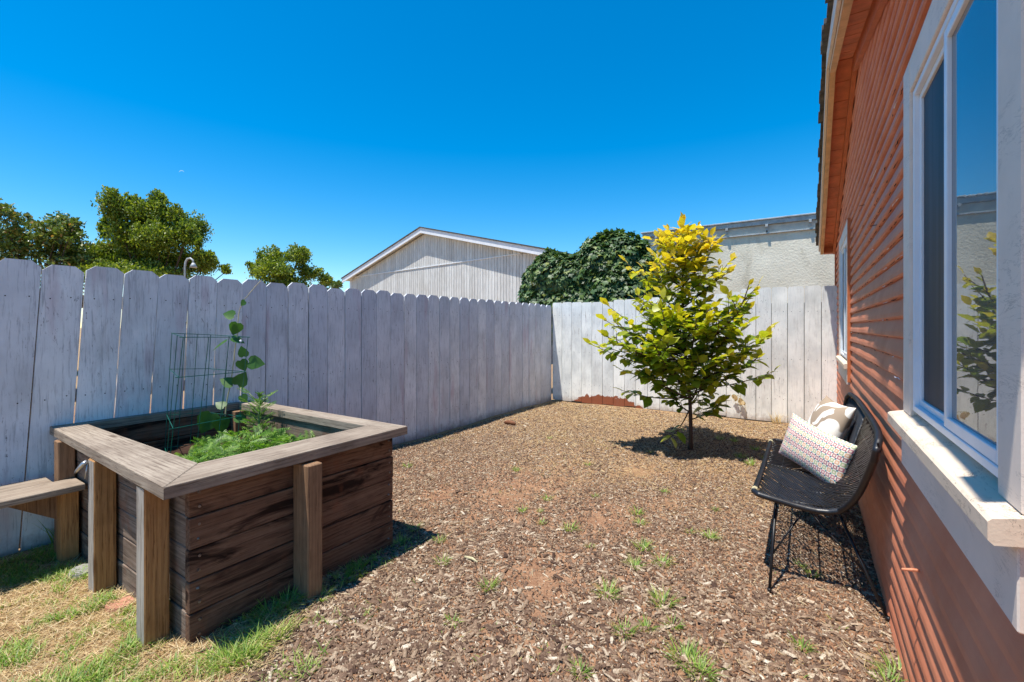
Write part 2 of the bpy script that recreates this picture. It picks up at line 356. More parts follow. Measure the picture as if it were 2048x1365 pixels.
def groundm():
    m = NT('soil_and_litter'); ob = m.mapv(); sx = m.n('ShaderNodeSeparateXYZ'); m.l(m.tc.outputs['Object'], sx.inputs[0])
    soil = m.mix(m.ramp(m.noise(ob, 7, 6, .7), [(0.35, 0.0), (0.65, 1.0)]), lin(136, 98, 74), lin(172, 132, 102))
    soil = m.mix(m.ramp(m.noise(ob, 90, 5, .7), [(0.5, 0.0), (0.68, .8)]), soil, lin(188, 158, 128))
    soil = m.mix(m.ramp(m.noise(ob, 60, 5, .7, 1.0), [(0.35, .8), (0.47, 0.0)]), soil, lin(56, 38, 30))
    tan = m.mix(m.ramp(m.noise(ob, 70, 6, .8, 1.0), [(0.42, 0.0), (0.6, 1.0)]), lin(118, 88, 62), lin(196, 168, 126))
    far = m.math('ADD', sx.outputs[1], m.math('MULTIPLY', m.noise(ob, 1.6, 4), 3.0))
    b = m.mix(m.ramp(m.math('MULTIPLY', far, .1), [(0.48, 0.0), (0.68, .8)]), soil, tan)
    lawn = m.math('ADD', m.math('MULTIPLY', sx.outputs[0], -1.0), m.math('MULTIPLY', m.noise(ob, 3, 4), 0.5)); lawn = m.math('SUBTRACT', lawn, m.math('MULTIPLY', m.math('GREATER_THAN', sx.outputs[1], 1.5), 9.0))
    b = m.mix(m.ramp(m.math('MULTIPLY', lawn, .2), [(0.43, 0.0), (0.49, .85)]), b, tan)
    m.col(b); m.rough(0.95, 0.1); m.bump(m.noise(ob, 45, 6, .8), 0.8, 0.02); return m.m
M['ground'] = groundm()
def chipm():
    m = NT('bark_chip'); b = m.ramp(m.isl, [(0.0, lin(70, 54, 46)), (0.25, lin(114, 92, 76)), (0.55, lin(142, 118, 98)), (0.8, lin(166, 144, 120)), (0.94, lin(192, 174, 150)), (1.0, lin(222, 208, 186))])
    b = m.mix(m.ramp(m.noise(m.mapv(), 160, 3, .7), [(0.4, .5), (0.6, 0.0)]), b, lin(60, 42, 34)); m.col(b); m.rough(0.9, 0.12); m.bump(m.noise(m.mapv(), 260, 3), 0.5, 0.002); return m.m
M['chip'] = chipm()
M['redstone'] = plain('red_paver', lin(176, 122, 102), 0.85, var=0.2)
M['stone'] = plain('grey_stone', lin(140, 138, 134), 0.8, var=0.2)
M['chunk'] = plain('bark_chunk', lin(120, 78, 54), 0.85, var=0.3)

# ------------------------------------------------------------ ground
def gz(x, y):
    return 0.012*np.sin(2.1*x+0.7)*np.sin(1.7*y)+0.006*np.sin(7.3*x)*np.cos(6.1*y+x)
def ground():
    near = lambda a, b, n: list(np.linspace(a, b, n))
    xs = [-900, -200, -60, -25, -12, -7]+near(-5.2, 0.6, 110)+[2, 6, 14, 40, 200, 900]
    ys = [-900, -200, -40, -10, -3]+near(-0.6, 8.8, 150)+[11, 16, 30, 70, 250, 1500]
    X, Y = np.meshgrid(xs, ys); far = (X < -5.3) | (X > .61) | (Y < -.7) | (Y > 8.9)
    Z = np.where(far, 0, gz(X, Y)); nx = len(xs)
    V = np.stack([X, Y, Z], -1).reshape(-1, 3)
    F = [(j*nx+i, j*nx+i+1, (j+1)*nx+i+1, (j+1)*nx+i) for j in range(len(ys)-1) for i in range(nx-1)]
    me = bpy.data.meshes.new('ground'); me.from_pydata(V.tolist(), [], F); me.update()
    tag(link('ground', me, M['ground'], None, True), kind='structure')
ground()

def n2(x, y, s, seed=0):
    r = np.random.default_rng(seed); t = np.zeros_like(x)
    for k in range(6):
        a = r.uniform(0, 6.28); f = s*(1.4**k); t = t+np.sin(f*(x*np.cos(a)+y*np.sin(a))+r.uniform(0, 6.28)+1.5*np.sin(f*.6*(y*np.cos(a)-x*np.sin(a))))/(1.25**k)
    return t/3.4
def inplanter(x, y): return (x < -2.29) & (y > .90) & (y < 2.12)
def mulch():
    N = 230000; y = 0.85+6.9*R.random(N)**1.45; x = R.uniform(-4.1, .36, N)
    dirt = np.zeros(N)
    for (u, v, rx, ry) in ((1055, 975, .42, .9), (1085, 1150, .26, .36), (1210, 1040, .25, .35), (1010, 1270, .12, .12), (880, 990, .12, .35), (1270, 940, .25, .3), (1330, 1010, .14, .2)):
        cx, cy = atz(u, v); dirt = np.maximum(dirt, np.exp(-((x-cx)/rx)**2-((y-cy)/ry)**2))
    dirt *= np.clip(.75+.5*n2(x, y, 9, 44), 0, 1.15); cov = 0.95-0.98*dirt-np.clip((y-3.6)*.22, 0, .52)+.10*n2(x, y, 2.2, 3)
    lawn = (x < -1.93-.34*np.clip((y-1.05)/.5, 0, 1)+.12*n2(x, y, 3, 5)*(y < 1.6)) & (y < 2.15)
    k = (R.random(N) < cov) & ~lawn & ~inplanter(x, y) 
    x = x[k]; y = y[k]; n = len(x)
    big = R.random(n) < np.where(y < 2.8, .11, .03)
    L = np.where(big, R.uniform(.024, .075, n), R.uniform(.007, .023, n)); W = L*R.uniform(.14, .42, n); W = np.minimum(W, .020); H = R.uniform(.003, .007, n)
    a = R.uniform(0, 6.283, n); d = np.stack([np.cos(a), np.sin(a), R.normal(0, .16, n)], 1); nn = np.stack([R.normal(0, .26, n), R.normal(0, .26, n), np.ones(n)], 1)
    tv = [(-.5, -.42, 0), (.42, -.5, 0), (.5, .38, 0), (-.36, .5, 0), (-.42, -.36, 1), (.34, -.42, 1), (.40, .30, 1), (-.30, .42, 1)]
    tf = [(4, 5, 6, 7), (0, 1, 5, 4), (1, 2, 6, 5), (2, 3, 7, 6), (3, 0, 4, 7)]
    org = np.stack([x, y, gz(x, y)+R.uniform(-.001, .007, n)], 1)
    o = inst('bark_mulch', tv, tf, org, frames(d, nn), np.stack([W, L, H], 1), M['chip'])
    tag(o, 'brown bark chips spread over the bare soil of the yard', 'mulch', kind='stuff')
mulch()

def straw():
    X = []; Y = []
    N = 46000; x = R.uniform(-4.15, .34, N); y = 0.35+7.3*R.random(N)**1.1
    lawn = (x < -1.85-.34*np.clip((y-1.05)/.5, 0, 1)+.15*n2(x, y, 3, 5)) & (y < 1.7)
    p = np.where(lawn, .95, np.clip(.26+.22*(y-2.6), .26, .8)*np.clip(.6+.8*n2(x, y, 1.8, 9), .1, 1.5)); p = np.where((y > 6) & (x < -1), p*1.3, p)
    k = (R.random(N) < p) & ~inplanter(x, y); x = x[k]; y = y[k]
    M2 = 26000; x2 = R.uniform(-4.1, -1.85, M2); y2 = .35+1.5*R.random(M2); k2 = ~inplanter(x2, y2) & (x2 < -1.85-.34*np.clip((y2-1.05)/.5, 0, 1)+.15*n2(x2, y2, 3, 5)); x = np.r_[x, x2[k2]]; y = np.r_[y, y2[k2]]
    n = len(x); a = R.uniform(0, 6.283, n); d = np.stack([np.cos(a), np.sin(a), np.abs(R.normal(.10, .18, n))], 1)
    nn = np.stack([R.normal(0, .5, n), R.normal(0, .5, n), np.ones(n)], 1)
    L = R.uniform(.02, .075, n); W = R.uniform(.0014, .0032, n)*np.where(y > 4, 1.5, 1)
    o = inst('dry_straw', BL_V, BL_F, np.stack([x, y, gz(x, y)+R.uniform(.002, .014, n)], 1), frames(d, nn), np.stack([W, L, L*.35], 1), M['straw'])
    tag(o, 'pale dry straw littering the soil and the lawn', 'straw', kind='stuff')
straw()

TUFTS = [(688, 1165, 1.2), (880, 1082, .9), (1033, 942, 1.0), (1095, 1000, 1), (1045, 1025, .9), (1085, 1048, .8), (1140, 1062, 1.3), (1275, 1030, 1.1), (1280, 1050, 1.0), (1285, 1102, 1.3), (1325, 1132, 1.3), (1420, 1080, 1.2), (1268, 1138, 1.1), (975, 1178, 1.2), (885, 1128, 1.0), (1215, 1195, 1.4), (1325, 1212, 1.5), (1250, 1272, 1.1), (1292, 1262, .9), (1160, 1345, 1.0), (1370, 1325, 2.0), (1400, 1350, 1.5), (1800, 1350, 1.8), (1775, 1362, 1.2), (1605, 1295, 1), (715, 1150, 1.1), (830, 1060, 1.2), (800, 1085, 1.2), (815, 935, 1.1), (1175, 930, .8), (1480, 915, 1.4), (1500, 930, 1.4), (1440, 880, 1.3), (1300, 905, .8), (1510, 900, 1.3), (1100, 880, .7), (1190, 995, .7), (1330, 985, .8), (1080, 1025, .6), (1180, 1100, .6), (1345, 1255, 1), (1430, 1020, .7), (1380, 1070, .7), (905, 1245, .8), (1470, 885, 1.3), (1530, 918, 1.2), (480, 1240, 1.8), (540, 1235, 1.5), (575, 1215, 1.6), (640, 1200, 1.3), (500, 1300, 1.9), (530, 1290, 1.7), (455, 1325, 2.0), (490, 1330, 1.8), (560, 1275, 1.4), (1625, 1150, .9), (1600, 1130, .7)]
def grass():
    P = []; H = []; D = []
    for (u, v, q) in TUFTS:
        cx, cy = atz(u, v); n = int(46*q); r = .030*q
        a = R.uniform(0, 6.283, n); rr = r*np.sqrt(R.random(n)); x = cx+rr*np.cos(a); y = cy+rr*np.sin(a)
        P.append(np.stack([x, y, gz(x, y)], 1)); H.append(R.uniform(.02, .070, n)*min(q, 1.5)); D.append(np.stack([np.cos(a)*R.uniform(.2, 1.1, n), np.sin(a)*R.uniform(.2, 1.1, n), np.ones(n)], 1))
    N = 70000; x = R.uniform(-4.15, -1.55, N); y = R.uniform(.3, 1.9, N)
    g = n2(x, y, 6.0, 21)+.7*n2(x, y, 19, 22)
    edge = np.where(x > -2.2, np.where(y < 1.15, .4, .05), .95)
    k = (R.random(N) < np.clip((g+.04)*2.0, .05, 1)*edge) & ~inplanter(x, y) & ~((x < -2.3) & (y > .86)) & (x < -1.7+.15*n2(x, y, 3, 5))
    x = x[k]; y = y[k]; n = len(x); a = R.uniform(0, 6.283, n); P.append(np.stack([x, y, gz(x, y)], 1)); H.append(R.uniform(.018, .062, n)*np.clip(.8+g[k]*.7, .4, 1.7)); D.append(np.stack([np.cos(a)*.6, np.sin(a)*.6, np.ones(n)], 1))
    # sparse ground-hugging green among the litter at the back and by the planter foot
    N = 5200; x = R.uniform(-4.1, .3, N); y = R.uniform(1.2, 7.5, N); g = n2(x, y, 3.1, 33); k = (g > .5) & ~inplanter(x, y); x = x[k]; y = y[k]; n = len(x); a = R.uniform(0, 6.283, n)
    P.append(np.stack([x, y, gz(x, y)], 1)); H.append(R.uniform(.015, .04, n)); D.append(np.stack([np.cos(a), np.sin(a), np.ones(n)], 1))
    N = 420; x = R.uniform(-2.28, -2.10, N); y = R.uniform(.95, 2.2, N); a = R.uniform(0, 6.283, N)
    P.append(np.stack([x, y, gz(x, y)], 1)); H.append(R.uniform(.02, .075, N)); D.append(np.stack([np.cos(a)*.8, np.sin(a)*.8, np.ones(N)], 1))
    P = np.concatenate(P); H = np.concatenate(H); D = np.concatenate(D); n = len(P)
    nn = np.stack([-D[:, 0], -D[:, 1], np.full(n, .15)], 1)
    nn = -nn
    o = inst('grass', BL_V, BL_F, P, frames(D, nn), np.stack([R.uniform(.0028, .0058, n), H, H], 1), M['grass'])
    tag(o, 'thin green grass patches on the lawn and in tufts through the mulch', 'grass', kind='stuff')
grass()

# ------------------------------------------------------------ fences
def fences():
    f = empty('wooden_fence', (-4.2, 3.9, 0), 'white painted dog-ear board fence in shade along the left side', 'fence')
    m = MB(); nl = MB()
    y = 7.835; i = 0; ys = []
    while y > -2.4: ys.append(y); y -= .214
    r = random.Random(3)
    for y1 in ys:
        y0 = y1-.208+r.uniform(-.002, .0025); H = 1.845+r.uniform(-.014, .014); x0 = -4.215+r.uniform(-.004, .004); th = .018
        ln = 0.056*min(1, max(0, (2.35-y0)/1.1)); c = .046; cz = r.uniform(.034, .042)
        j = r.uniform(-.0015, .0015)
        sh = lambda yy, zz: yy+ln*(zz-1.2)+j*zz
        poly = [(x0, sh(y0+.002, -.03), -.03), (x0, sh(y1, -.03), -.03), (x0, sh(y1, H-cz), H-cz), (x0, sh(y1-c, H), H), (x0, sh(y0+c, H), H), (x0, sh(y0+.002, H-cz), H-cz)]
        m.prism(poly, (th, 0, 0))
        for zz in (1.62, .95, .3):
            for yy in (y0+.05, y1-.05):
                q = sh(yy+r.uniform(-.01, .01), zz); z2 = zz+r.uniform(-.02, .02)
                nl.add([(x0+th+.0012, q+.0042*math.cos(a), z2+.0042*math.sin(a)) for a in [k*math.pi/3 for k in range(6)]]+[(x0+th-.001, q+.0042*math.cos(a), z2+.0042*math.sin(a)) for a in [k*math.pi/3 for k in range(6)]], [range(6)]+[(k, 6+k, 6+(k+1) % 6, (k+1) % 6) for k in range(6)])
    m.cur = 1; m.add(nl.v, nl.f); m.build('board_panel', [M['fence_l'], M['darkcrack']], f)
    q = MB()
    for yy in ys:
        if yy > 2.2: q.box(-4.2325, -4.2235, yy-.025, yy+.019, .1, 1.76)
    q.build('gap_light_blockers', M['rail'], f)  # strips added behind the board gaps to block light and darken them
    for z in (.32, .95, 1.6):
        q = MB(); q.box(-4.275, -4.236, -2.5, 7.8, z-.045, z+.045, .003); q.build('rail', M['rail'], f)
    for yy in (-1.5, .75, 3.0, 5.3, 7.6):
        q = MB(); q.box(-4.365, -4.277, yy-.045, yy+.045, 0, 1.72, .004); q.build('post', M['rail'], f)
    b = empty('wooden_fence', (-1.9, 7.8, 0), 'sunlit white board fence with flaking paint closing the back of the yard', 'fence')
    m = MB(); nl = MB(); x = -4.19; r = random.Random(5); k = 0
    while x < .335:
        x1 = min(x+.2065, .335); t = (x+4.2)/4.5; yb = 7.86-.03*t+r.uniform(-.004, .004)
        H = 1.86+(0.03 if x < -3 else .06 if x < -1.9 else .10 if x < -1 else .15)+r.uniform(-.012, .012)
        c = .028; cz = .03; b0 = .01+max(0, r.uniform(-.03, .02))
        gp = r.uniform(.003, .0055); poly = [(x+gp, yb, b0), (x+gp, yb, H-cz), (x+c*.5, yb, H-cz*.3), (x+c, yb, H), (x1-c, yb, H), (x1-c*.5, yb, H-cz*.3), (x1-.003, yb, H-cz), (x1-.003, yb, b0)]
        m.prism(poly, (0, .018, 0))
        for zz in (1.65, .95, .35):
            for xx in (x+.05, x1-.05):
                nl.add([(xx+.0045*math.cos(a), yb-.0012, zz+.0045*math.sin(a)) for a in [q*math.pi/3 for q in range(6)]]+[(xx+.0045*math.cos(a), yb+.001, zz+.0045*math.sin(a)) for a in [q*math.pi/3 for q in range(6)]], [list(range(6))[::-1]]+[(q, (q+1) % 6, 6+(q+1) % 6, 6+q) for q in range(6)])
        x = x1; k += 1
    m.cur = 1; m.add(nl.v, nl.f); m.build('board_panel', [M['fence_b'], M['darkcrack']], b)
    q = MB()
    for kx in range(1, 22):
        xx = -4.19+.2065*kx; q.box(xx-.02, xx+.02, 7.8815, 7.8885, .1, 1.78)
    q.build('gap_light_blockers', M['rail'], b)  # same added strips, so no light shows through the back boards
    for z in (.36, .97, 1.66):
        q = MB(); q.box(-4.15, .32, 7.8895, 7.93, z-.045, z+.045, .003); q.build('rail', M['rail'], b)
    for xx in (-3.9, -1.9, .1):
        q = MB(); q.box(xx-.045, xx+.045, 7.933, 8.02, 0, 1.78, .004); q.build('post', M['rail'], b)
fences()

# ------------------------------------------------------------ planter, attached bench
def planter():
    p = empty('raised_planter', (-3.25, 1.45, 0), 'weathered timber raised planter box with grey mitred cap boards', 'planter')
    r = random.Random(9); ZT = .715; n = 5; h = ZT/n
    def rows(name, f, mat):
        m = MB()
        for i in range(n): f(m, i*h+.002+(0 if i else -.02), (i+1)*h-.003, r.uniform(-.0035, .0035), i)
        if mat is M['plank_y'] and name == 'side_panel' and f is fa:
            m.cur = 1
            for i in range(n):
                for yy in (.945, 2.05):
                    for dz in (.3, .75): m.tube([(-2.30, yy+r.uniform(-.01, .01), (i+dz)*h), (-2.2925, yy, (i+dz)*h)], .006, 8)
            return m.build(name, [mat, M['screw']], p)
        return m.build(name, mat, p)
    # long side facing the yard (slight outward foot), near side, far side, fence side
    lean = lambda x, y, z: (x-.0+.035*(1-z/ZT)*0+.0, y, z)
    def fa(m, z0, z1, j, i):
        ln = -.03*(1-((z0+z1)/2)/ZT)*-.6
        m.box(-2.335+j+ln*.0, -2.297+j, .905, 2.085, z0, z1, .0035)
    rows('side_panel', fa, M['plank_y'])
    rows('side_panel', lambda m, z0, z1, j, i: m.box(-4.10, -2.338, .900+j+.012, .938+j+.012, z0, z1, .0035), M['plank_x'])
    rows('side_panel', lambda m, z0, z1, j, i: m.box(-4.10, -2.34, 2.004, 2.045+j*.5, z0, z1, .0035), M['plank_x'])
    rows('side_panel', lambda m, z0, z1, j, i: m.box(-4.14, -4.102, .93, 2.08, z0, z1, .0035), M['plank_y'])
    for (x, y) in ((-2.382, .985), (-2.382, 1.96), (-4.05, .985), (-4.05, 1.96)):
        m = MB(); m.box(x-.04, x+.04, y-.04, y+.04, .0, ZT-.002, .003); m.build('inner_post', M['postg'], p)
    # cap boards, mitred
    z0, z1 = ZT+.002, .768
    X0, X1, Y0, Y1 = -4.185, -2.195, .775, 2.135; ix0, ix1, iy0, iy1 = -4.10, -2.455, 1.005, 1.99
    g = .0015
    def cap(poly, mat):
        m = MB(); c = np.mean(np.array(poly), 0)
        q = [(c[0]+(x-c[0])*.9985, c[1]+(y-c[1])*.9985) for x, y in poly]
        b = .004
        inn = [(c[0]+(x-c[0])*(1-b/abs(.5)), c[1]+(y-c[1])*(1-b/.5*.6)) for x, y in q]
        k = len(q); vs = [(x, y, z0) for x, y in q]+[(x, y, z1-.005) for x, y in q]+[(x, y, z1) for x, y in inn]
        fs = [list(range(k))[::-1], list(range(2*k, 3*k))]+[(i, (i+1) % k, k+(i+1) % k, k+i) for i in range(k)]+[(k+i, k+(i+1) % k, 2*k+(i+1) % k, 2*k+i) for i in range(k)]
        m.add(vs, fs); return m.build('cap_board', mat, p)
    cap([(X0, Y0+.07), (X1, Y0), (ix1, iy0), (ix0, iy0)], M['cap_x'])
    cap([(X1, Y0), (X1-.02, Y1), (ix1, iy1), (ix1, iy0)], M['cap_y'])
    cap([(X1-.02, Y1), (X0, Y1), (ix0, iy1), (ix1, iy1)], M['cap_x'])
    cap([(X0, Y1), (X0, Y0+.07), (ix0, iy0), (ix0, iy1)], M['cap_y'])
    # outside posts
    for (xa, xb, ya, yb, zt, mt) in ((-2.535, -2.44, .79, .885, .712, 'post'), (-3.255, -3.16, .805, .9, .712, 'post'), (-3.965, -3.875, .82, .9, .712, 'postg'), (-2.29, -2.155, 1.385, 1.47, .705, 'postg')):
        m = MB(); m.box(xa, xb, ya, yb, -.03, zt, .005); m.mi[2] = 1 if mt == 'post' else 0; m.build('post', [M[mt], M['post_sunlit']], p)
    s = MB(); nx, ny = 20, 14
    vs = [(-4.1+1.76*i/nx, .95+1.09*j/ny, .50+.02*math.sin(i*1.3)*math.sin(j*1.7)+r.uniform(-.008, .008)) for j in range(ny+1) for i in range(nx+1)]
    s.add(vs, [(j*(nx+1)+i, j*(nx+1)+i+1, (j+1)*(nx+1)+i+1, (j+1)*(nx+1)+i) for j in range(ny) for i in range(nx)]); s.build('soil', M['soilin'], p, True)
    c = MB(); c.tube([(-3.245, .80, .70), (-3.25, .785, .69), (-3.27, .765, .655), (-3.285, .76, .64)], [.011, .012, .009, .004], 8); c.tube([(-3.243, .80, .685), (-3.243, .79, .61)], .004, 6); c.build('metal_clip', M['metal'], p, True)
    b = empty('plank_bench', (-3.82, .2, 0), 'low grey plank bench running along the fence into the planter', 'bench')
    m = MB(); m.box(-3.872, -3.665, -2.0, .897, .437, .475, .004); m.box(-4.05, -3.876, -2.0, .80, .437, .473, .004); m.build('seat_plank', M['cap_y'], b)
    m = MB(); m.prism([(-3.90, .815, .43), (-3.90, .60, .43), (-3.90, .60, .39), (-3.90, .815, .24)], (.04, 0, 0)); m.build('brace', M['postg'], b)
    m = MB(); m.box(-3.97, -3.875, -1.7, -1.61, -.02, .434, .004); m.build('leg', M['postg'], b)
    m = MB(); m.box(-3.868, -3.775, .81, .893, -.02, .434, .004); m.build('leg', M['post'], b)
planter()

# ------------------------------------------------------------ what grows in the planter
def planter_plants():
    # wire cage
    c = MB(); T = [np.array(p) for p in ((-4.03, 1.475, 1.375), (-3.46, 1.33, 1.354), (-3.57, 1.80, 1.345), (-3.98, 1.72, 1.36))]
    dn = [np.array([-.02, -.03, 0]), np.array([-.07, -.04, 0]), np.array([-.04, -.05, 0]), np.array([.02, -.05, 0])]
    B = [np.array([t[0], t[1], .44])+d*1.3 for t, d in zip(T, dn)]
    wr = .0026
    L = lambda a, b, t: a+(b-a)*t
    for k in range(4):
        a, b, a2, b2 = T[k], T[(k+1) % 4], B[k], B[(k+1) % 4]
        for t in ((0, .36, .68) if k in (1, 3) else (0, .5)): c.tube([L(a, b, t), L(a2, b2, t)], wr, 5)
        for h in (0, .29, .66, .92): c.tube([L(L(a, a2, h), L(b, b2, h), -.05), L(L(a, a2, h), L(b, b2, h), 1.02)], wr, 5)
    tag(c.build('plant_cage', M['green_wire']), 'green coated wire plant cage standing in the planter', 'plant cage')
    # climbing bean
    v = empty('bean_vine', (-3.55, 1.85, .5), 'climbing bean vine with heart shaped leaves twining up past the cage', 'vine')
    s = .00385
    path = [(455, 800, 1), (462, 760, 1), (468, 720, 1), (472, 690, 1), (475, 668, 1), (476, 640, 1), (480, 620, 1), (490, 598, 1), (505, 580, 1), (522, 562, 1)]
    pts = [ats(449, 870, s)-np.array([0, 0, .10]), ats(449, 850, s)]+[ats(u, q, s) for u, q, _ in path]
    sm = []
    for i in range(len(pts)-1):
        for t in (0, .33, .66): sm.append(pts[i]*(1-t)+pts[i+1]*t+np.array([.006*math.sin(i*2.1+t*5), 0, 0]))
    sm.append(pts[-1]); m = MB(); m.tube(sm, np.linspace(.0058, .0026, len(sm)), 6); m.build('stem', M['palestem'], v, True)
    HV = [(0, .08, 0), (-.18, -.02, .03), (-.42, .1, .06), (-.5, .36, .05), (-.34, .7, 0), (0, 1.08, -.10), (.34, .7, 0), (.5, .36, .05), (.42, .1, .06), (.18, -.02, .03), (0, .45, -.03)]
    HF = [(0, 10, 2, 1), (2, 10, 3), (3, 10, 4), (4, 10, 5), (5, 10, 6), (6, 10, 7), (7, 10, 8), (8, 10, 0, 9)]
    lv = [(491, 602, .045, (-.5, 0, -.5), (.4, -.7, .5)), (470, 632, .075, (-.75, -.1, .15), (.5, -.8, .3)), (476, 645, .09, (-.35, 0, -.9), (.6, -.7, .3)), (455, 682, .105, (-.8, -.3, -.55), (-.2, -.3, 1)), (462, 676, .085, (.7, .3, -.3), (.1, -.5, .9)), (488, 715, .075, (-.2, 0, 1), (.8, -.5, -.2)), (496, 724, .10, (.9, .2, -.15), (.4, -.9, .2)), (480, 720, .08, (.4, .1, -.9), (.6, -.8, .3)), (468, 770, .09, (-.7, -.2, .4), (.5, -.7, .6)), (474, 772, .10, (.5, .2, .9), (.5, -.8, .1)), (483, 790, .06, (.4, 0, -.6), (.5, -.8, .1)), (425, 825, .14, (-.3, -.3, -.9), (.6, -.8, .2)), (440, 835, .11, (.2, 0, -1), (.7, -.6, .3)), (450, 815, .07, (-.9, 0, .5), (.3, -.6, .6)), (470, 835, .08, (.8, .2, -.3), (.1, -.6, .8)), (424, 872, .07, (-.3, -.3, -.7), (.5, -.7, .5))]
    for (u, q, L_, d, n) in lv:
        # d is given in (right, forward, up) of the yard seen from the lawn
        rt = np.array([.8374, .5465, 0]); fw = np.array([-.5465, .8374, 0]); up = np.array([0, 0, 1.0])
        D = d[0]*rt+d[1]*fw+d[2]*up; Nn = n[0]*rt+n[1]*fw+n[2]*up
        inst('leaf', HV, HF, np.array([ats(u, q, s-.00004)]), frames(np.array([D]), np.array([Nn])), np.array([L_*1.12]), M['bean'], v)
    # white blossom
    m = MB(); b0 = ats(481, 683, s-.0001)
    for k in range(4):
        a = k*1.57; m.tube([b0, b0+np.array([.012*math.cos(a), .004, .010*math.sin(a)+.004])], [.002, .006], 5)
    m.build('blossom', M['fascia_w'], v)
    # fronds
    V = [(-.012, 0, 0), (.012, 0, 0), (0, 1, -.12)]; F = [(0, 1, 2)]
    for i in range(8):
        t = .16+.1*i; l = .30*(1-.6*abs(t-.45)); dz = -.12*t*t
        for sgn in (-1, 1):
            k = len(V); V += [(0, t-.02, dz), (sgn*l*.55, t+.03, dz+.05), (sgn*l, t+.14, dz+.02), (sgn*l*.5, t+.105, dz+.03)]
            F.append((k, k+1, k+2, k+3) if sgn > 0 else (k+3, k+2, k+1, k))
    def fronds(name, org, D, L_, mat, parent=None):
        n = len(org); return inst(name, V, F, org, frames(D, np.tile([0, 0, 1.0], (n, 1))+R.normal(0, .35, (n, 3))), L_, mat, parent)
    N = 720; x = R.uniform(-3.6, -2.66, N); y = R.uniform(1.12, 1.98, N)
    hgt = .20*np.exp(-((x+3.12)/.36)**2-((y-1.62)/.36)**2)+.10*np.exp(-((x+3.02)/.25)**2-((y-1.24)/.16)**2)
    k = hgt > .03; x = x[k]; y = y[k]; hgt = hgt[k]; n = len(x); a = R.uniform(0, 6.283, n)
    org = np.stack([x, y, .50+hgt*R.uniform(.2, 1.15, n)], 1)
    o = fronds('ferny_greens', org, np.stack([np.cos(a), np.sin(a), R.uniform(-.1, 1.0, n)], 1), R.uniform(.05, .14, n), M['fern'])
    tag(o, 'low mass of bright green feathery foliage filling the planter', 'foliage', kind='stuff')
    t = empty('flower_plant', (-3.50, 1.84, .5), 'tall feathery green plant with a bud on top above the other planter greens', 'plant')
    b0 = np.array([-3.50, 1.84, .49]); m = MB(); m.tube([b0, b0+[.01, .0, .2], b0+[0, .01, .40]], [.010, .008, .006], 8)
    P = []; D = []; L_ = []
    for i in range(30):
        z = .10+.28*i/30; a = i*2.4; P.append(b0+[0, 0, z]); D.append([math.cos(a), math.sin(a), .55+.4*i/30]); L_.append(.15-.07*i/30)
        if i % 4 == 0: e = b0+[.06*math.cos(a), .06*math.sin(a), z+.07]; m.tube([b0+[0, 0, z], e], .004, 5); P.append(e); D.append([math.cos(a), math.sin(a), .8]); L_.append(.09); P.append(e); D.append([math.cos(a+1), math.sin(a+1), .5]); L_.append(.08)
    m.build('stem', M['stem'], t, True); fronds('leaves', np.array(P), np.array(D), np.array(L_), M['fern'], t)
    m = MB(); top = b0+[0, .01, .40]; m.tube([top, top+[0, 0, .015], top+[0, 0, .03]], [.008, .017, .014], 8)
    for k in range(10): a = k*.63; m.tube([top+[0, 0, .022], top+[.032*math.cos(a), .032*math.sin(a), .034+.006*(k % 2)]], [.005, .002], 4)
    m.build('flower_bud', M['fern'], t)
    b1 = np.array([*atz(609, 872, .66), .50]); q = 12; a = R.uniform(0, 6.283, q)
    st = fronds('small_sprig', np.tile(b1, (q, 1))+R.normal(0, .01, (q, 3)), np.stack([np.cos(a)*.5, np.sin(a)*.5, np.ones(q)], 1), R.uniform(.12, .18, q), M['fern'])
    tag(st, 'single small green sprig at the right end of the planter', 'plant')
planter_plants()

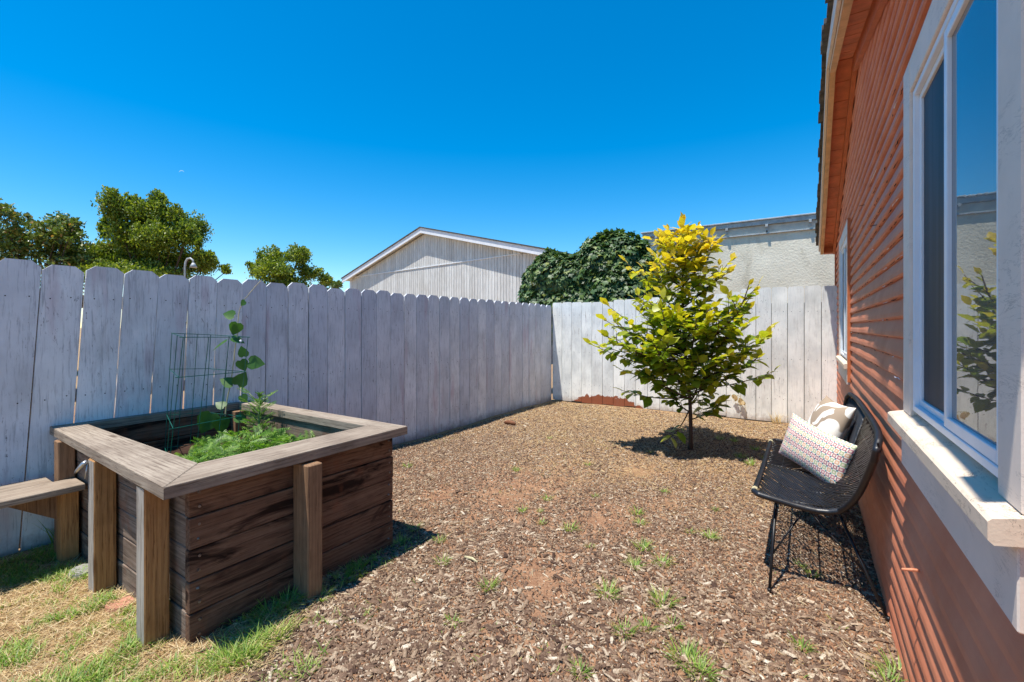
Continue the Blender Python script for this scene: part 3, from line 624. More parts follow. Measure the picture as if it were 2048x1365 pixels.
# ------------------------------------------------------------ terracotta house
WX = .345; YR = 4.55; ZR = 3.50; SL = .27; YE = 8.2; YN = YR-(YE-YR)
def rz(y): return ZR-SL*abs(y-YR)
def house():
    h = empty('terracotta_house', (WX, YR, 0), 'terracotta lap sided house with shingled gable roof along the right side', 'house')
    # lap siding as real overlapping boards
    m = MB(); e = .0875; r = random.Random(2); z = -.03; ny = 70
    prof = [(0.0, .0), (.05, -.0150), (.14, -.0215), (.36, -.0200), (.60, -.0150), (.82, -.0090), (1.0, -.0035)]
    row = 0; HOLES = ((1.20, 2.23, .98, 2.38), (5.40, 6.78, .98, 2.42))
    while z < ZR+.1:
        zt = z+e; half = (ZR+.12-z)/SL; y0 = max(YN+.05, YR-half); y1 = min(8.07, YR+half)
        if y1-y0 < .1: break
        vs = []; ph = r.uniform(0, 6.28)
        cols = sorted([y0+(y1-y0)*j/ny for j in range(ny+1)]+[q for q in (1.20, 2.23, 5.40, 6.78) if y0 < q < y1])
        for y in cols:
            wob = .0014*math.sin(y*2.3+ph)+.0010*math.sin(y*9+ph*3); sag = .002*math.sin(y*1.1+ph)
            jit = r.uniform(-.0004, .0004)
            for t, dx in prof: vs.append((WX+dx+(wob+jit)*(1-.6*t), y, z+e*t+(sag if t < .9 else 0)))
        k = len(prof); m.add(vs, [(j*k+i, (j+1)*k+i, (j+1)*k+i+1, j*k+i+1) for j in range(len(cols)-1) for i in range(k-1) if not any(a <= (cols[j]+cols[j+1])/2 <= b and zl < z+e*.5 < zh for a, b, zl, zh in HOLES)])
        m.cur = 1; y = 2.2+r.uniform(0, .5); pk = max(0.0, 1-abs(z-1.75)/1.0)
        while y < 7.6 and 1.1 < z < 2.9:
            if r.random() < .75*pk*(.4+.6*(math.sin(y*1.3+z*2) > 0)):
                Lc = r.uniform(.03, .22); q = [(WX-.0035+r.uniform(-.003, .001), y+Lc*t/5, z+.001+r.uniform(-.0018, .0022)) for t in range(6)]; rr_ = [r.uniform(.0004, .0022) for _ in range(6)]; rr_[0] = rr_[-1] = .0004
                if not any(a-.02 <= y <= b+.02 and zl-.1 < z < zh+.1 for a, b, zl, zh in HOLES): m.cur = 2 if r.random() < .16 else 1; m.tube([(x_-.010 if m.cur == 1 else x_-.014, y_, z_) for x_, y_, z_ in q], rr_, 4)
            y += r.uniform(.10, .26)
        m.cur = 0
        z = zt; row += 1
    m.build('lap_siding', [M['siding'], M['darkcrack'], M['fascia_w']], h)
    w_ = MB(); w_.prism([(WX+.003, YN+.06, -.05), (WX+.003, 8.06, -.05), (WX+.003, 8.06, rz(8.06)+.05), (WX+.003, YR, ZR+.05), (WX+.003, YN+.06, rz(YN)+.05)], (7.0, 0, 0)); w_.build('wall', M['terra'], h)
    c = MB(); c.box(WX-.034, WX+.06, 8.072, 8.10, -.05, rz(8.1)+.1, .003); c.build('corner_board', M['terra'], h)
    # roof: two shingled slabs running in +X
    XO = .085
    rf = MB(); r = random.Random(4)
    for sg in (-1, 1):
        n = 26; W = (YE-YR+.10)
        for i in range(n):
            a0 = W*i/n; a1 = W*(i+1)/n+.02; zz = lambda a: ZR+.175-SL*a
            x0 = XO+r.uniform(-.012, .014); th = .022
            rf.add([(x0, YR+sg*a0, zz(a0)+.0), (x0, YR+sg*a1, zz(a1)+.0), (7.6, YR+sg*a1, zz(a1)), (7.6, YR+sg*a0, zz(a0)),
                    (x0, YR+sg*a0, zz(a0)+.010), (x0, YR+sg*a1, zz(a1)+th+.012), (7.6, YR+sg*a1, zz(a1)+th+.012), (7.6, YR+sg*a0, zz(a0)+.010)],
                   [(0, 3, 2, 1), (4, 5, 6, 7), (0, 1, 5, 4), (1, 2, 6, 5), (2, 3, 7, 6), (3, 0, 4, 7)])
    ro = rf.build('roof', M['shingle'], h)
    def slab(x0, x1, dz0, dz1, name, mat, ya, yb, par=h, seg=1, gap=0.0):
        """board following the rake between YR+ya.. YR+yb (offset along slope)"""
        q = MB()
        for k in range(seg):
            a = ya+(yb-ya)*k/seg+gap/2; b = ya+(yb-ya)*(k+1)/seg-gap/2
            q.prism([(x0, YR+a, rz(YR+a)+dz0), (x0, YR+b, rz(YR+b)+dz0), (x0, YR+b, rz(YR+b)+dz1), (x0, YR+a, rz(YR+a)+dz1)], (x1-x0, 0, 0))
        return q.build(name, mat, par)
    W = YE-YR
    for a, b in ((0.001, W+.03), (-W-.03, -.001)):
        slab(.142, .182, .0, .150, 'barge_rafter', M['rafter'], a, b)
        slab(.120, .139, .045, .172, 'fascia_board', M['white_trim'], a, b)
        slab(.184, WX+.05, .085, .11, 'soffit', M['soffit'], a, b, seg=15, gap=.010)
        slab(.20, WX+.05, .112, .150, 'roof_deck', M['darkcrack'], a, b)
        slab(WX-.052, WX-.023, -.03, .082, 'frieze_board', M['terra'], a, b*.985)
    slab(.184, WX, .0, .082, 'eave_block', M['terra'], W-.02, W+.03)
    # windows
    def window(y0, y1, zb, zt, near, label, slider):
        """opening y0..y1 ; frame is the part, the rest are its sub-parts"""
        F = MB(); cx = WX-.040; jx = WX-.027; fx = WX-.018; cw = .13 if near else .12
        fr = MB()
        def ring(mb, xa, xb, ya, yb, za, zb_, t):
            mb.box(xa, xb, ya, ya+t, za, zb_, .002); mb.box(xa, xb, yb-t, yb, za, zb_, .002); mb.box(xa, xb, ya+t+.0005, yb-t-.0005, za, za+t, .002); mb.box(xa, xb, ya+t+.0005, yb-t-.0005, zb_-t, zb_, .002)
        ring(fr, WX-.031, WX+.04, y0+.001, y1-.001, zb+.001, zt-.001, .022)
        ym = y0+(y1-y0)*.49
        ring(fr, WX-.0285, WX+.03, y0+.024, ym+.03, zb+.024, zt-.024, .030)
        ring(fr, WX-.016, WX+.02, ym+.034, y1-.024, zb+.024, zt-.024, .022)
        wn = fr.build('window', M['vinyl'], h)
        if label: wn['label'] = label
        q = MB(); q.box(WX-.018, WX-.012, y0+.055, ym-.001, zb+.055, zt-.055); q.build('pane', M['glass'], wn)
        q = MB(); q.box(WX-.008, WX-.004, ym+.057, y1-.047, zb+.047, zt-.047); q.build('insect_screen', M['screen'], wn)
        q = MB(); q.box(cx, WX+.03, y1+.001, y1+cw, zb-.02, zt+.12, .003); q.build('side_casing', M['white_trim'], wn)
        q = MB(); q.box(cx, WX+.03, y0-cw+.01, y0-.001, zb-.02, zt+.12, .003); q.build('side_casing', M['white_trim'], wn)
        q = MB(); q.box(cx+.0005, WX+.03, y0+.0005, y1-.0005, zt+.001, zt+.1195, .003); q.build('head_casing', M['white_trim'], wn)
        # sill with drooped nose
        q = MB(); sx = WX-.085 if near else WX-.07; ya, yb = y0-cw-.005, y1+cw+.02
        prof = [(WX+.02, zb-.055), (WX+.02, zb-.008), (sx+.006, zb-.030), (sx, zb-.036), (sx, zb-.068), (sx+.008, zb-.076), (WX-.02, zb-.066)]
        q.prism([(x, ya, z) for x, z in prof][::-1], (0, yb-ya, 0)); q.build('sill', M['sill'], wn)
        q = MB(); q.box(WX-.045, WX+.02, y0-cw+.01, y1+cw, zb-.225, zb-.071, .003); q.build('apron', M['white_trim'], wn)
        return wn
    window(1.25, 2.17, 1.118, 2.27, True, 'large window with a blue sky reflection in its near sliding pane', True)
    window(5.46, 6.72, 1.10, 2.33, False, 'narrow looking far window near the back fence', True)
    # terracotta painted edge of the far casing
    q = MB(); q.box(WX-.042, WX+.02, 5.325, 5.346, 0.90, 2.452, .002); q.build('casing_edge', M['terra'], h)
    for (u, v) in ((1730, 410), (1755, 450)):
        rr = ray(u, v); sc_ = (WX-.02)/rr[0]; p = rr*sc_+np.array([0, 0, CAMH]); q = MB(); q.tube([p, p+np.array([-.035, .0, -.004])], .0018, 5); q.build('nail', M['darkcrack'], h)
    rr = ray(1838, 1142); s = (WX-.02)/rr[0]; p = rr*s+np.array([0, 0, CAMH]); q = MB(); q.tube([p, p+[-.02, -.01, .002], p+[-.05, -.02, .0]], [.006, .006, .004], 7); q.build('bent_peg', M['siding'], h)
house()

# ------------------------------------------------------------ rattan bench + cushions
def sofa():
    b = empty('rattan_bench', (.0, 3.7, 0), 'black woven rattan bench on thin metal legs beside the house', 'bench')
    # section: front edge -> seat -> bend -> back top
    sec = np.array([(-.270, .444), (-.18, .432), (-.05, .412), (.07, .406), (.145, .432), (.195, .50), (.232, .60), (.264, .72), (.288, .82), (.298, .895)])
    yn = np.array([2.97, 2.97, 2.98, 2.985, 2.98, 2.92, 2.83, 2.74, 2.66, 2.64]); yf = np.array([4.47, 4.49, 4.50, 4.50, 4.50, 4.52, 4.55, 4.58, 4.58, 4.50])
    d = np.r_[0, np.cumsum(np.linalg.norm(np.diff(sec, axis=0), axis=1))]; T = d/d[-1]; ARC = d[-1]
    def P(a, t, off=0.0):
        x = np.interp(t, T, sec[:, 0]); z = np.interp(t, T, sec[:, 1]); y = np.interp(t, T, yn)*(1-a)+np.interp(t, T, yf)*a
        # ends lift and close in a little
        e = (2*a-1)**4; return np.array([x-.035*e*np.clip(t*1.6-.5, 0, 1), y, z+.018*e*(1-t)+off])
    m = MB(); Lh = .76; sp = .0170; k = .62   # strand direction: rises k per unit length outward
    r = random.Random(8)
    for side in (0, 1):
        c = -.9
        while c < ARC+.0:
            # chevrons: at the middle b=c+.. , outward ends
            pts = []
            for i in range(15):
                q = i/14; bb = (c+k*Lh*q)/ARC
                if 0.0 <= bb <= 1.0: pts.append(P(.5+(.5 if side else -.5)*q, bb, r.uniform(-.002, .002)))
            if len(pts) >= 2: m.tube(pts, .0046+r.uniform(-.0006, .0008), 5)
            c += sp*1.18
    # cross binders
    for t in (.12, .30, .5, .68, .86): m.tube([P(a, t, -.006) for a in np.linspace(0, 1, 16)], .005, 5)
    for a in (.25, .5, .75): m.tube([P(a, t, -.006) for t in np.linspace(0, 1, 14)], .006, 5)
    m.build('woven_seat', M['black'], b, True)
    # wrapped rim
    loop = [P(a, 0) for a in np.linspace(.03, .97, 12)]+[P(1, t) for t in np.linspace(.03, .96, 16)]+[P(a, 1) for a in np.linspace(.97, .03, 12)]+[P(0, t) for t in np.linspace(.96, .03, 16)]
    loop.append(loop[0]); fine = []
    for i in range(len(loop)-1):
        L_ = np.linalg.norm(loop[i+1]-loop[i]); n = max(2, int(L_/.005))
        for j in range(n): fine.append(loop[i]+(loop[i+1]-loop[i])*j/n)
    rad = [.0155+.0016*(i % 2) for i in range(len(fine))]
    m = MB(); m.tube(fine, rad, 8); m.build('wrapped_rim', M['blackrim'], b, True)
    # frame below, legs, chevron braces
    def leg(top, foot): q = MB(); q.tube([top, foot], [.0085, .0075], 8); q.tube([foot+[0, 0, .001], foot+[0, 0, .018]], .011, 8); q.build('leg', M['blackmetal'], b, True)
    A = np.array
    N1, N2, F1, F2 = A([-.16, 3.05, .425]), A([.13, 3.08, .415]), A([-.16, 4.40, .425]), A([.13, 4.38, .415])
    n1, n2_, f1, f2 = A([-.178, 2.80, .0]), A([.322, 2.84, .0]), A([-.178, 4.60, .0]), A([.322, 4.58, .0])
    for t_, f_ in ((N1, n1), (N2, n2_), (F1, f1), (F2, f2)): leg(t_, f_)
    q = MB(); mid = lambda a, c_, t: a+(c_-a)*t
    for (t1, g1, t2, g2) in ((N1, n1, N2, n2_), (F1, f1, F2, f2)):
        ap = (t1+t2)/2-A([0, 0, .02]); q.tube([mid(t1, g1, .62), ap], .005, 6); q.tube([ap, mid(t2, g2, .62)], .005, 6); q.tube([t1, t2], .006, 6)
    q.tube([N1, F1], .006, 6); q.tube([N2, F2], .006, 6); q.build('brace', M['blackmetal'], b, True)
    for u in (0.05, .95): p = P(u, 0); m = MB(); m.tube([p+[0, -.02, 0], p+[0, .02, 0]], .019, 8); m.build('binding', M['palestem'], b)
    return P
SP = sofa()

def cushion(name, c, ax, ay, w_, h_, th, mat, label, seed=0, nx=44):
    """ax: width direction, ay: height direction"""
    ax = np.array(ax, float); ax /= np.linalg.norm(ax); ay = np.array(ay, float); ay -= ax*np.dot(ax, ay); ay /= np.linalg.norm(ay); an = np.cross(ax, ay)
    r = np.random.default_rng(seed); V = []; UV = []
    for sd in (1, -1):
        for j in range(nx+1):
            for i in range(nx+1):
                u = 2*i/nx-1; v = 2*j/nx-1
                pin = 1-.075*(1-abs(v)**2)*abs(u)**3; pv = 1-.10*(1-abs(u)**2)*abs(v)**3
                f = max(0, (1-abs(u)**2.6))**.62*max(0, (1-abs(v)**2.6))**.62
                wr = .05*math.sin(7*u+3*v+seed)*math.sin(5*v-2*u)*(1-f)+.03*math.sin(13*u*v+4*u+seed)
                V.append(np.array(c)+ax*u*w_/2*pin+ay*v*h_/2*pv+an*sd*th/2*(f*(1+wr))); UV.append((i/nx, j/nx))
    n1 = (nx+1)**2; F = []
    for j in range(nx):
        for i in range(nx):
            a = j*(nx+1)+i; q = (a, a+1, a+nx+2, a+nx+1); F.append(q); F.append(tuple(n1+k for k in q[::-1]))
    me = bpy.data.meshes.new(name); me.from_pydata([tuple(p) for p in V], [], F); uv = me.uv_layers.new(name='UVMap')
    li = np.zeros(len(me.loops), int); me.loops.foreach_get('vertex_index', li); UVa = np.array(UV); uv.data.foreach_set('uv', UVa[li].astype(np.float32).ravel())
    me.update(); o = link(name, me, mat, None, True)
    bm_ = __import__('bmesh').new(); bm_.from_mesh(me); __import__('bmesh').ops.remove_doubles(bm_, verts=bm_.verts, dist=.0004); bm_.to_mesh(me); bm_.free()
    return tag(o, label, 'cushion')
def patterned():
    m = NT('cushion_small_squares'); s = m.n('ShaderNodeSeparateXYZ'); m.l(m.tc.outputs['UV'], s.inputs[0])
    U = m.math('MULTIPLY', s.outputs[0], 18); Vv = m.math('MULTIPLY', s.outputs[1], 10)
    def cell(U, Vv):
        fu = m.math('ABSOLUTE', m.math('SUBTRACT', m.math('FRACT', U), .5)); fv = m.math('ABSOLUTE', m.math('SUBTRACT', m.math('FRACT', Vv), .5)); return m.math('MAXIMUM', fu, fv)
    d = cell(U, Vv); ring = m.math('MULTIPLY', m.math('GREATER_THAN', d, .18), m.math('LESS_THAN', d, .38)); dot = m.math('LESS_THAN', d, .12)
    row = m.math('FLOOR', Vv); colm = m.math('FLOOR', U)
    idx = m.math('FRACT', m.math('DIVIDE', m.math('ADD', row, m.math('MULTIPLY', colm, 2.0)), 4.0))
    rc = m.ramp(idx, [(0.0, lin(150, 34, 74)), (.24, lin(150, 34, 74)), (.25, lin(214, 150, 100)), (.49, lin(214, 150, 100)), (.5, lin(176, 66, 96)), (.74, lin(176, 66, 96)), (.75, lin(150, 170, 110)), (1.0, lin(150, 170, 110))], 'CONSTANT')
    d2 = cell(m.math('ADD', U, .5), m.math('ADD', Vv, .5)); sm = m.math('LESS_THAN', d2, .17)
    base = m.mix(m.math('MULTIPLY', ring, .8), lin(232, 222, 208), rc); base = m.mix(m.math('MULTIPLY', dot, .55), base, lin(232, 190, 150))
    par = m.math('FRACT', m.math('MULTIPLY', row, .5)); dc = m.ramp(par, [(0.0, lin(60, 84, 110)), (.4, lin(60, 84, 110)), (.41, lin(120, 160, 160))], 'CONSTANT')
    base = m.mix(sm, base, dc); m.col(base); m.rough(.9, .1); m.bump(m.noise(m.mapv(), 320, 2), .3, .001); return m.m
def swirl():
    m = NT('cushion_taupe_swirl'); uv = m.mapv((1, 1, 1), src=m.tc.outputs['UV'], loc=(1.7, .35, 2.0))
    nz = m.noise(uv, 2.1, 1, .4, 1.1); k = m.ramp(nz, [(.545, 0.0), (.555, 1.0)]); k = m.math('MULTIPLY', k, m.ramp(nz, [(.68, 1.0), (.69, 0.0)]))
    b = m.mix(k, lin(232, 226, 214), lin(160, 142, 122)); m.col(b); m.rough(.9, .1); m.bump(m.noise(m.mapv(), 300, 2), .3, .001); return m.m
cushion('cushion', (.10, 4.12, .665), (.35, -.95, -.05), (.42, .05, .9), .46, .46, .17, swirl(), 'cream cushion with taupe swirls leaning behind the patterned one', 3)
cushion('cushion', (.03, 3.76, .575), (.62, -.80, -.17), (-.10, .42, .80), .60, .33, .15, patterned(), 'lumbar cushion covered in small colourful squares on the rattan bench', 5)

# ------------------------------------------------------------ persimmon tree
def persimmon():
    bx, by = atz(1381, 899); t = empty('persimmon_tree', (bx, by, 0), 'young persimmon tree with yellow new growth in the middle of the yard', 'tree')
    rt = np.array([.8374, .5465, 0]); r = random.Random(12); R2 = np.random.default_rng(5)
    base = np.array([bx, by, -.02]); top = np.array([bx, by, 2.62])-rt*.10
    def stem(z): f = z/2.62; return base*(1-f)+top*f+rt*(.02*math.sin(z*3.1)-.02*f)
    m = MB(); zs = np.linspace(0, 2.62, 26); m.tube([stem(z) for z in zs], [.024*(1-.80*z/2.62)+(.012 if z < .08 else 0) for z in zs], 10)
    prof = [(.34, .18), (.5, .36), (.62, .70), (.8, 1.06), (1.0, 1.18), (1.2, 1.16), (1.38, 1.06), (1.52, .66), (1.66, .34), (1.78, .46), (1.9, .72), (2.05, .70), (2.2, .58), (2.35, .42), (2.62, .20)]
    px = [p[0] for p in prof]; py = [p[1] for p in prof]
    O = []; D = []; N = []; L = []; A = []
    def leafs(pts, tipz, dense=1.0, tip=False):
        """alternate leaves along a twig"""
        n = max(2, int(np.sum(np.linalg.norm(np.diff(pts, axis=0), axis=1))/(.031/dense)))
        for i in range(n+1):
            q = i/n
            if q < .06: continue
            idx = q*(len(pts)-1); a = int(min(idx, len(pts)-2)); f = idx-a; p = pts[a]*(1-f)+pts[a+1]*f
            tg = pts[a+1]-pts[a]; tg = tg/np.linalg.norm(tg); sd = np.cross(tg, [0, 0, 1]); sd = sd/(np.linalg.norm(sd)+1e-6)
            s_ = 1 if i % 2 else -1
            d = tg*r.uniform(.2, .8)+sd*s_*r.uniform(.6, 1.1)+np.array([0, 0, r.uniform(-.75, .35)])
            if q > .9: d = tg+np.array([r.uniform(-.4, .4), r.uniform(-.4, .4), r.uniform(-.2, .4)])
            zf = np.clip((p[2]-.5)/2.1, 0, 1); O.append(p); D.append(d); N.append(np.array([r.gauss(0, .3), r.gauss(0, .3), 1.0]) + (0 if abs(d[2]) < .5*np.linalg.norm(d) else .5*sd*s_))
            yl = .24+.42*max(0, q-.3)+.44*zf**1.6+r.uniform(-.14, .14)
            A.append(np.clip(yl, 0.02, 1)); L.append(r.uniform(.12, .18)*(1.0 if q < .85 else .8)*(1.0-.15*zf)*r.choice((.7, 1, 1, 1.1)))
    def grow(p0, d, Ln, rad, lvl):
        n = 7; pts = [p0]; d = d/np.linalg.norm(d)
        for i in range(n):
            d = d+R2.normal(0, .09, 3)+np.array([0, 0, .07]); d = d/np.linalg.norm(d); pts.append(pts[-1]+d*Ln/n)
        pts = np.array(pts); m.tube(pts, np.linspace(rad, rad*.35, n+1), 6)
        if lvl == 0:
            k = int(3+Ln*6.0)
            for j in range(k):
                q = .25+.7*j/k; ii = int(q*n); tg = pts[ii+1]-pts[ii]; tg /= np.linalg.norm(tg); sd = np.cross(tg, [0, 0, 1]); sd /= np.linalg.norm(sd)+1e-6
                dd = tg*.7+sd*(1 if j % 2 else -1)*r.uniform(.5, 1.0)+np.array([0, 0, r.uniform(-.25, .45)]); grow(pts[ii], dd, min(.34, .16+.34*Ln*(1-q)), rad*.45, 1)
            leafs(pts[n//2:], 0)
        else: leafs(pts, 0)
    z = .36; a = 0.4
    while z < 2.48:
        Ln = np.interp(z+.18, px, py); up = .30+.30*z/2.6
        Ln *= r.uniform(.62, 1.08); d = np.array([math.cos(a), math.sin(a), up]); grow(stem(z), d, Ln*.96, .013*(.4+Ln*.6), 0 if Ln > .22 else 1); a += 2.399; z += .036 if .5 < z < 1.35 else (.085 if z < 1.62 else .044)
    # tips read off in the photograph: right arms, left arms
    for (z0, u, v, dep) in ((.9, 1185, 690, .1), (.8, 1230, 735, -.2), (1.1, 1205, 640, -.1), (.62, 1240, 780, 0), (1.0, 1548, 652, 0.0), (.72, 1538, 742, -.1), (1.05, 1190, 688, 0), (1.15, 1218, 610, .1), (1.65, 1462, 520, 0), (1.6, 1258, 520, .15), (.5, 1318, 862, -.35), (1.2, 1265, 620, -.2)):
        e = ats(u, v, .00587)+np.array([-.5465, .8374, 0])*dep; p0 = stem(z0); n = 8; pts = np.array([p0*(1-i/n)+e*(i/n)+np.array([0, 0, -.05*math.sin(math.pi*i/n)]) for i in range(n+1)]); m.tube(pts, np.linspace(.009, .003, n+1), 6); leafs(pts[3:], 0, .9)
    leafs(np.array([stem(q) for q in np.linspace(1.9, 2.62, 9)]), 0, 1.6); leafs(np.array([stem(q)+[.01, .01, 0] for q in np.linspace(2.2, 2.68, 6)]), 0, 1.4)
    m.build('trunk', M['bark'], t, True)
    O = np.array(O); D = np.array(D); N = np.array(N); L = np.array(L); A = np.array(A)
    inst('crown', LEAF_V, LEAF_F, O, frames(D, N), np.stack([L*.95, L, L], 1), M['persleaf'], t, attr=A, smooth=True)
    print('persimmon leaves', len(O))
persimmon()

# ------------------------------------------------------------ ivy mass over the back fence
def ivy():
    c0 = np.array([-3.3, 8.55, 0]); t = empty('ivy_mound', (-3.3, 8.6, 0), 'dark glossy ivy heaped in two humps behind the back fence corner', 'ivy')
    # ellipsoids (center, radii)
    def el(u, v, Y, ru, rv, rd):
        rr = ray(u, v); s = Y/rr[1]; return (rr*s+np.array([0, 0, CAMH]), np.array([ru*s*1.05, rd, rv*s]))
    E = [el(1105, 556, 8.65, 46, 46, .36), el(1075, 572, 8.6, 28, 40, .26), el(1140, 560, 8.7, 44, 44, .4), el(1085, 625, 8.6, 38, 60, .34), el(1150, 620, 8.7, 62, 70, .42), el(1205, 530, 8.85, 50, 52, .45), el(1240, 528, 8.9, 52, 56, .45), el(1222, 500, 8.95, 40, 30, .35), el(1272, 560, 8.9, 40, 62, .4), el(1230, 600, 8.8, 76, 80, .5), el(1180, 548, 8.75, 34, 40, .35), el(1268, 520, 8.95, 26, 32, .3), el(1060, 600, 8.55, 18, 40, .2)]
    core = MB()
    for c, rd in E:
        n = 10; k = 16; vs = [(c+rd*.86*np.array([math.sin(math.pi*j/n)*math.cos(2*math.pi*i/k), math.sin(math.pi*j/n)*math.sin(2*math.pi*i/k), math.cos(math.pi*j/n)])) for j in range(n+1) for i in range(k)]
        core.add(vs, [(j*k+i, (j+1)*k+i, (j+1)*k+(i+1) % k, j*k+(i+1) % k) for j in range(n) for i in range(k)])
    for (x, y) in ((-3.9, 8.8), (-3.0, 8.95)): core.tube([(x, y, 0), (x, y, 1.6)], .07, 8)
    core.build('shade_core_stems', M['darkcrack'], t)  # near-black cores stand in for shade inside the humps, plus two stem tubes
    O = []; D = []; N = []
    for c, rd in E:
        n = int(1500*(rd[0]*rd[2]+rd[1]*rd[2]+rd[0]*rd[1])**1.0*2.9)
        q = rdir(n); bump_ = 1+.10*np.sin(q[:, 0]*9+c[0]*5)*np.sin(q[:, 2]*8)+np.abs(R.normal(0, .07, n))-.02
        p = c+q*rd*bump_[:, None]; nn = nrm(q/rd)
        keep = np.ones(n, bool)
        for c2, r2 in E:
            if c2 is c: continue
            keep &= (((p-c2)/(r2*.93))**2).sum(1) > 1
        p = p[keep]; nn = nn[keep]; k = len(p); dn = np.tile([0, 0, -1.0], (k, 1))+R.normal(0, .5, (k, 3)); dn = dn-nn*(dn*nn).sum(1)[:, None]+nn*R.uniform(.1, .6, (k, 1))
        O.append(p); D.append(dn); N.append(nn+R.normal(0, .35, (k, 3))+np.array([0, 0, .4]))
    O = np.concatenate(O); D = np.concatenate(D); N = np.concatenate(N); keep = O[:, 2] > .6; O, D, N = O[keep], D[keep], N[keep]
    inst('foliage', IVY_V, IVY_F, O, frames(D, N), R.uniform(.05, .13, len(O)), M['ivy'], t); print('ivy', len(O))
ivy()

# ------------------------------------------------------------ neighbouring buildings
def stucco_building():
    b = empty('stucco_building', (2, 12, 0), 'pale rough stucco building with metal roof flashing beyond the back fence', 'building')
    Y = 10.5
    m = MB(); m.box(-3.15, 9, Y, 18, -.1, 3.31); m.build('wall', M['stucco'], b)
    m = MB(); m.box(-3.17, 9.02, Y-.022, 18, 3.313, 3.48, .003); m.build('trim_board', M['band'], b)
    m = MB(); m.box(-3.18, 9.03, Y-.045, Y-.0225, 3.300, 3.322, .002); m.build('trim_batten', M['flash'], b)
    m = MB(); m.box(-3.22, 9.06, Y-.07, 18.1, 3.484, 3.575, .004); m.box(-3.25, 9.09, Y-.10, 18.12, 3.577, 3.605, .004); m.build('roof_flashing', M['flash'], b)
    for i in range(9):
        x = -2.9+i*.73; m = MB(); m.box(x-.025, x+.025, Y-.105, Y-.024, 3.43, 3.482, .003); m.box(x-.02, x+.02, Y-.05, Y-.024, 3.37, 3.43, .003); m.build('bracket', M['flash'], b)
    
    for xj in (-.71, -2.395): m = MB(); m.box(xj-.01, xj+.01, Y-.03, Y-.0225, 3.33, 3.47, .001); m.build('board_joint', M['darkcrack'], b)
stucco_building()

def grey_building():
    b = empty('gabled_outbuilding', (-15.4, 16, 0), 'grey vertical sided gabled building beyond the left fence', 'building', rz=0)
    ux = np.array([.989, -.148, 0]); uy = np.array([.148, .989, 0]); O = np.array([-15.4, 16.0, 0])
    W = 7.0; ZP = 5.92; ZE = 4.15; k = (ZP-ZE)/W
    P = lambda a, d, z: O+ux*a+uy*d+np.array([0, 0, z])
    back = MB(); back.prism([P(-W, .05, 0), P(W, .05, 0), P(W, .05, ZE-.02), P(0, .05, ZP-.02), P(-W, .05, ZE-.02)], uy*11); back.build('wall_core', M['groove'], b)
    lo = lambda a: ZE+.62+.0*a-.0            # the seam between upper and lower sheets
    m = MB(); a = -W; r = random.Random(6)
    while a < W-.01:
        wd = .135 if int((a+W)/.15) % 3 else .17; a2 = min(a+wd, W); zt0 = ZP-k*abs(a); zt1 = ZP-k*abs(a2)
        zs = 4.30
        if min(zt0, zt1) > zs+.03:
            m.prism([P(a, 0, 0), P(a2, 0, 0), P(a2, 0, zs-.01), P(a, 0, zs-.01)], uy*.046); m.prism([P(a, -.0, zs+.01), P(a2, -.0, zs+.01), P(a2, 0, zt1), P(a, 0, zt0)], uy*.046)
        else: m.prism([P(a, 0, 0), P(a2, 0, 0), P(a2, 0, zt1), P(a, 0, zt0)], uy*.046)
        a = a2+.02
    m.build('siding', M['t111'], b)
    m = MB(); m.prism([P(-W, -.03, 4.29), P(W-1, -.03, 4.29), P(W-1, -.03, 4.325), P(-W, -.03, 4.325)], uy*.028); m.build('drip_strip', M['fascia_w'], b)
    for sg in (-1, 1):
        E = W+.45; z0 = lambda a: ZP-k*abs(a)
        m = MB(); m.prism([P(0, -.30, z0(0)-.02), P(sg*E, -.30, z0(E)-.02), P(sg*E, -.30, z0(E)+.22), P(0, -.30, z0(0)+.22)], uy*.05); m.build('barge_board', M['fascia_w'], b)
        m = MB(); m.prism([P(0, -.34, z0(0)+.225), P(sg*(E+.05), -.34, z0(E+.05)+.225), P(sg*(E+.05), -.34, z0(E+.05)+.275), P(0, -.34, z0(0)+.275)], uy*11.8); m.build('roof', M['shingle'], b)
        m = MB(); m.prism([P(0, -.245, z0(0)+.10), P(sg*E, -.245, z0(E)+.10), P(sg*E, -.245, z0(E)+.22), P(0, -.245, z0(0)+.22)], uy*11.5); m.build('roof_deck', M['fascia_w'], b)
    m = MB(); m.prism([P(-W-.03, -.04, 0), P(-W+.14, -.04, 0), P(-W+.14, -.04, ZE+.05), P(-W-.03, -.04, ZE-.02)], uy*.038); m.build('corner_board', M['fascia_w'], b)
grey_building()

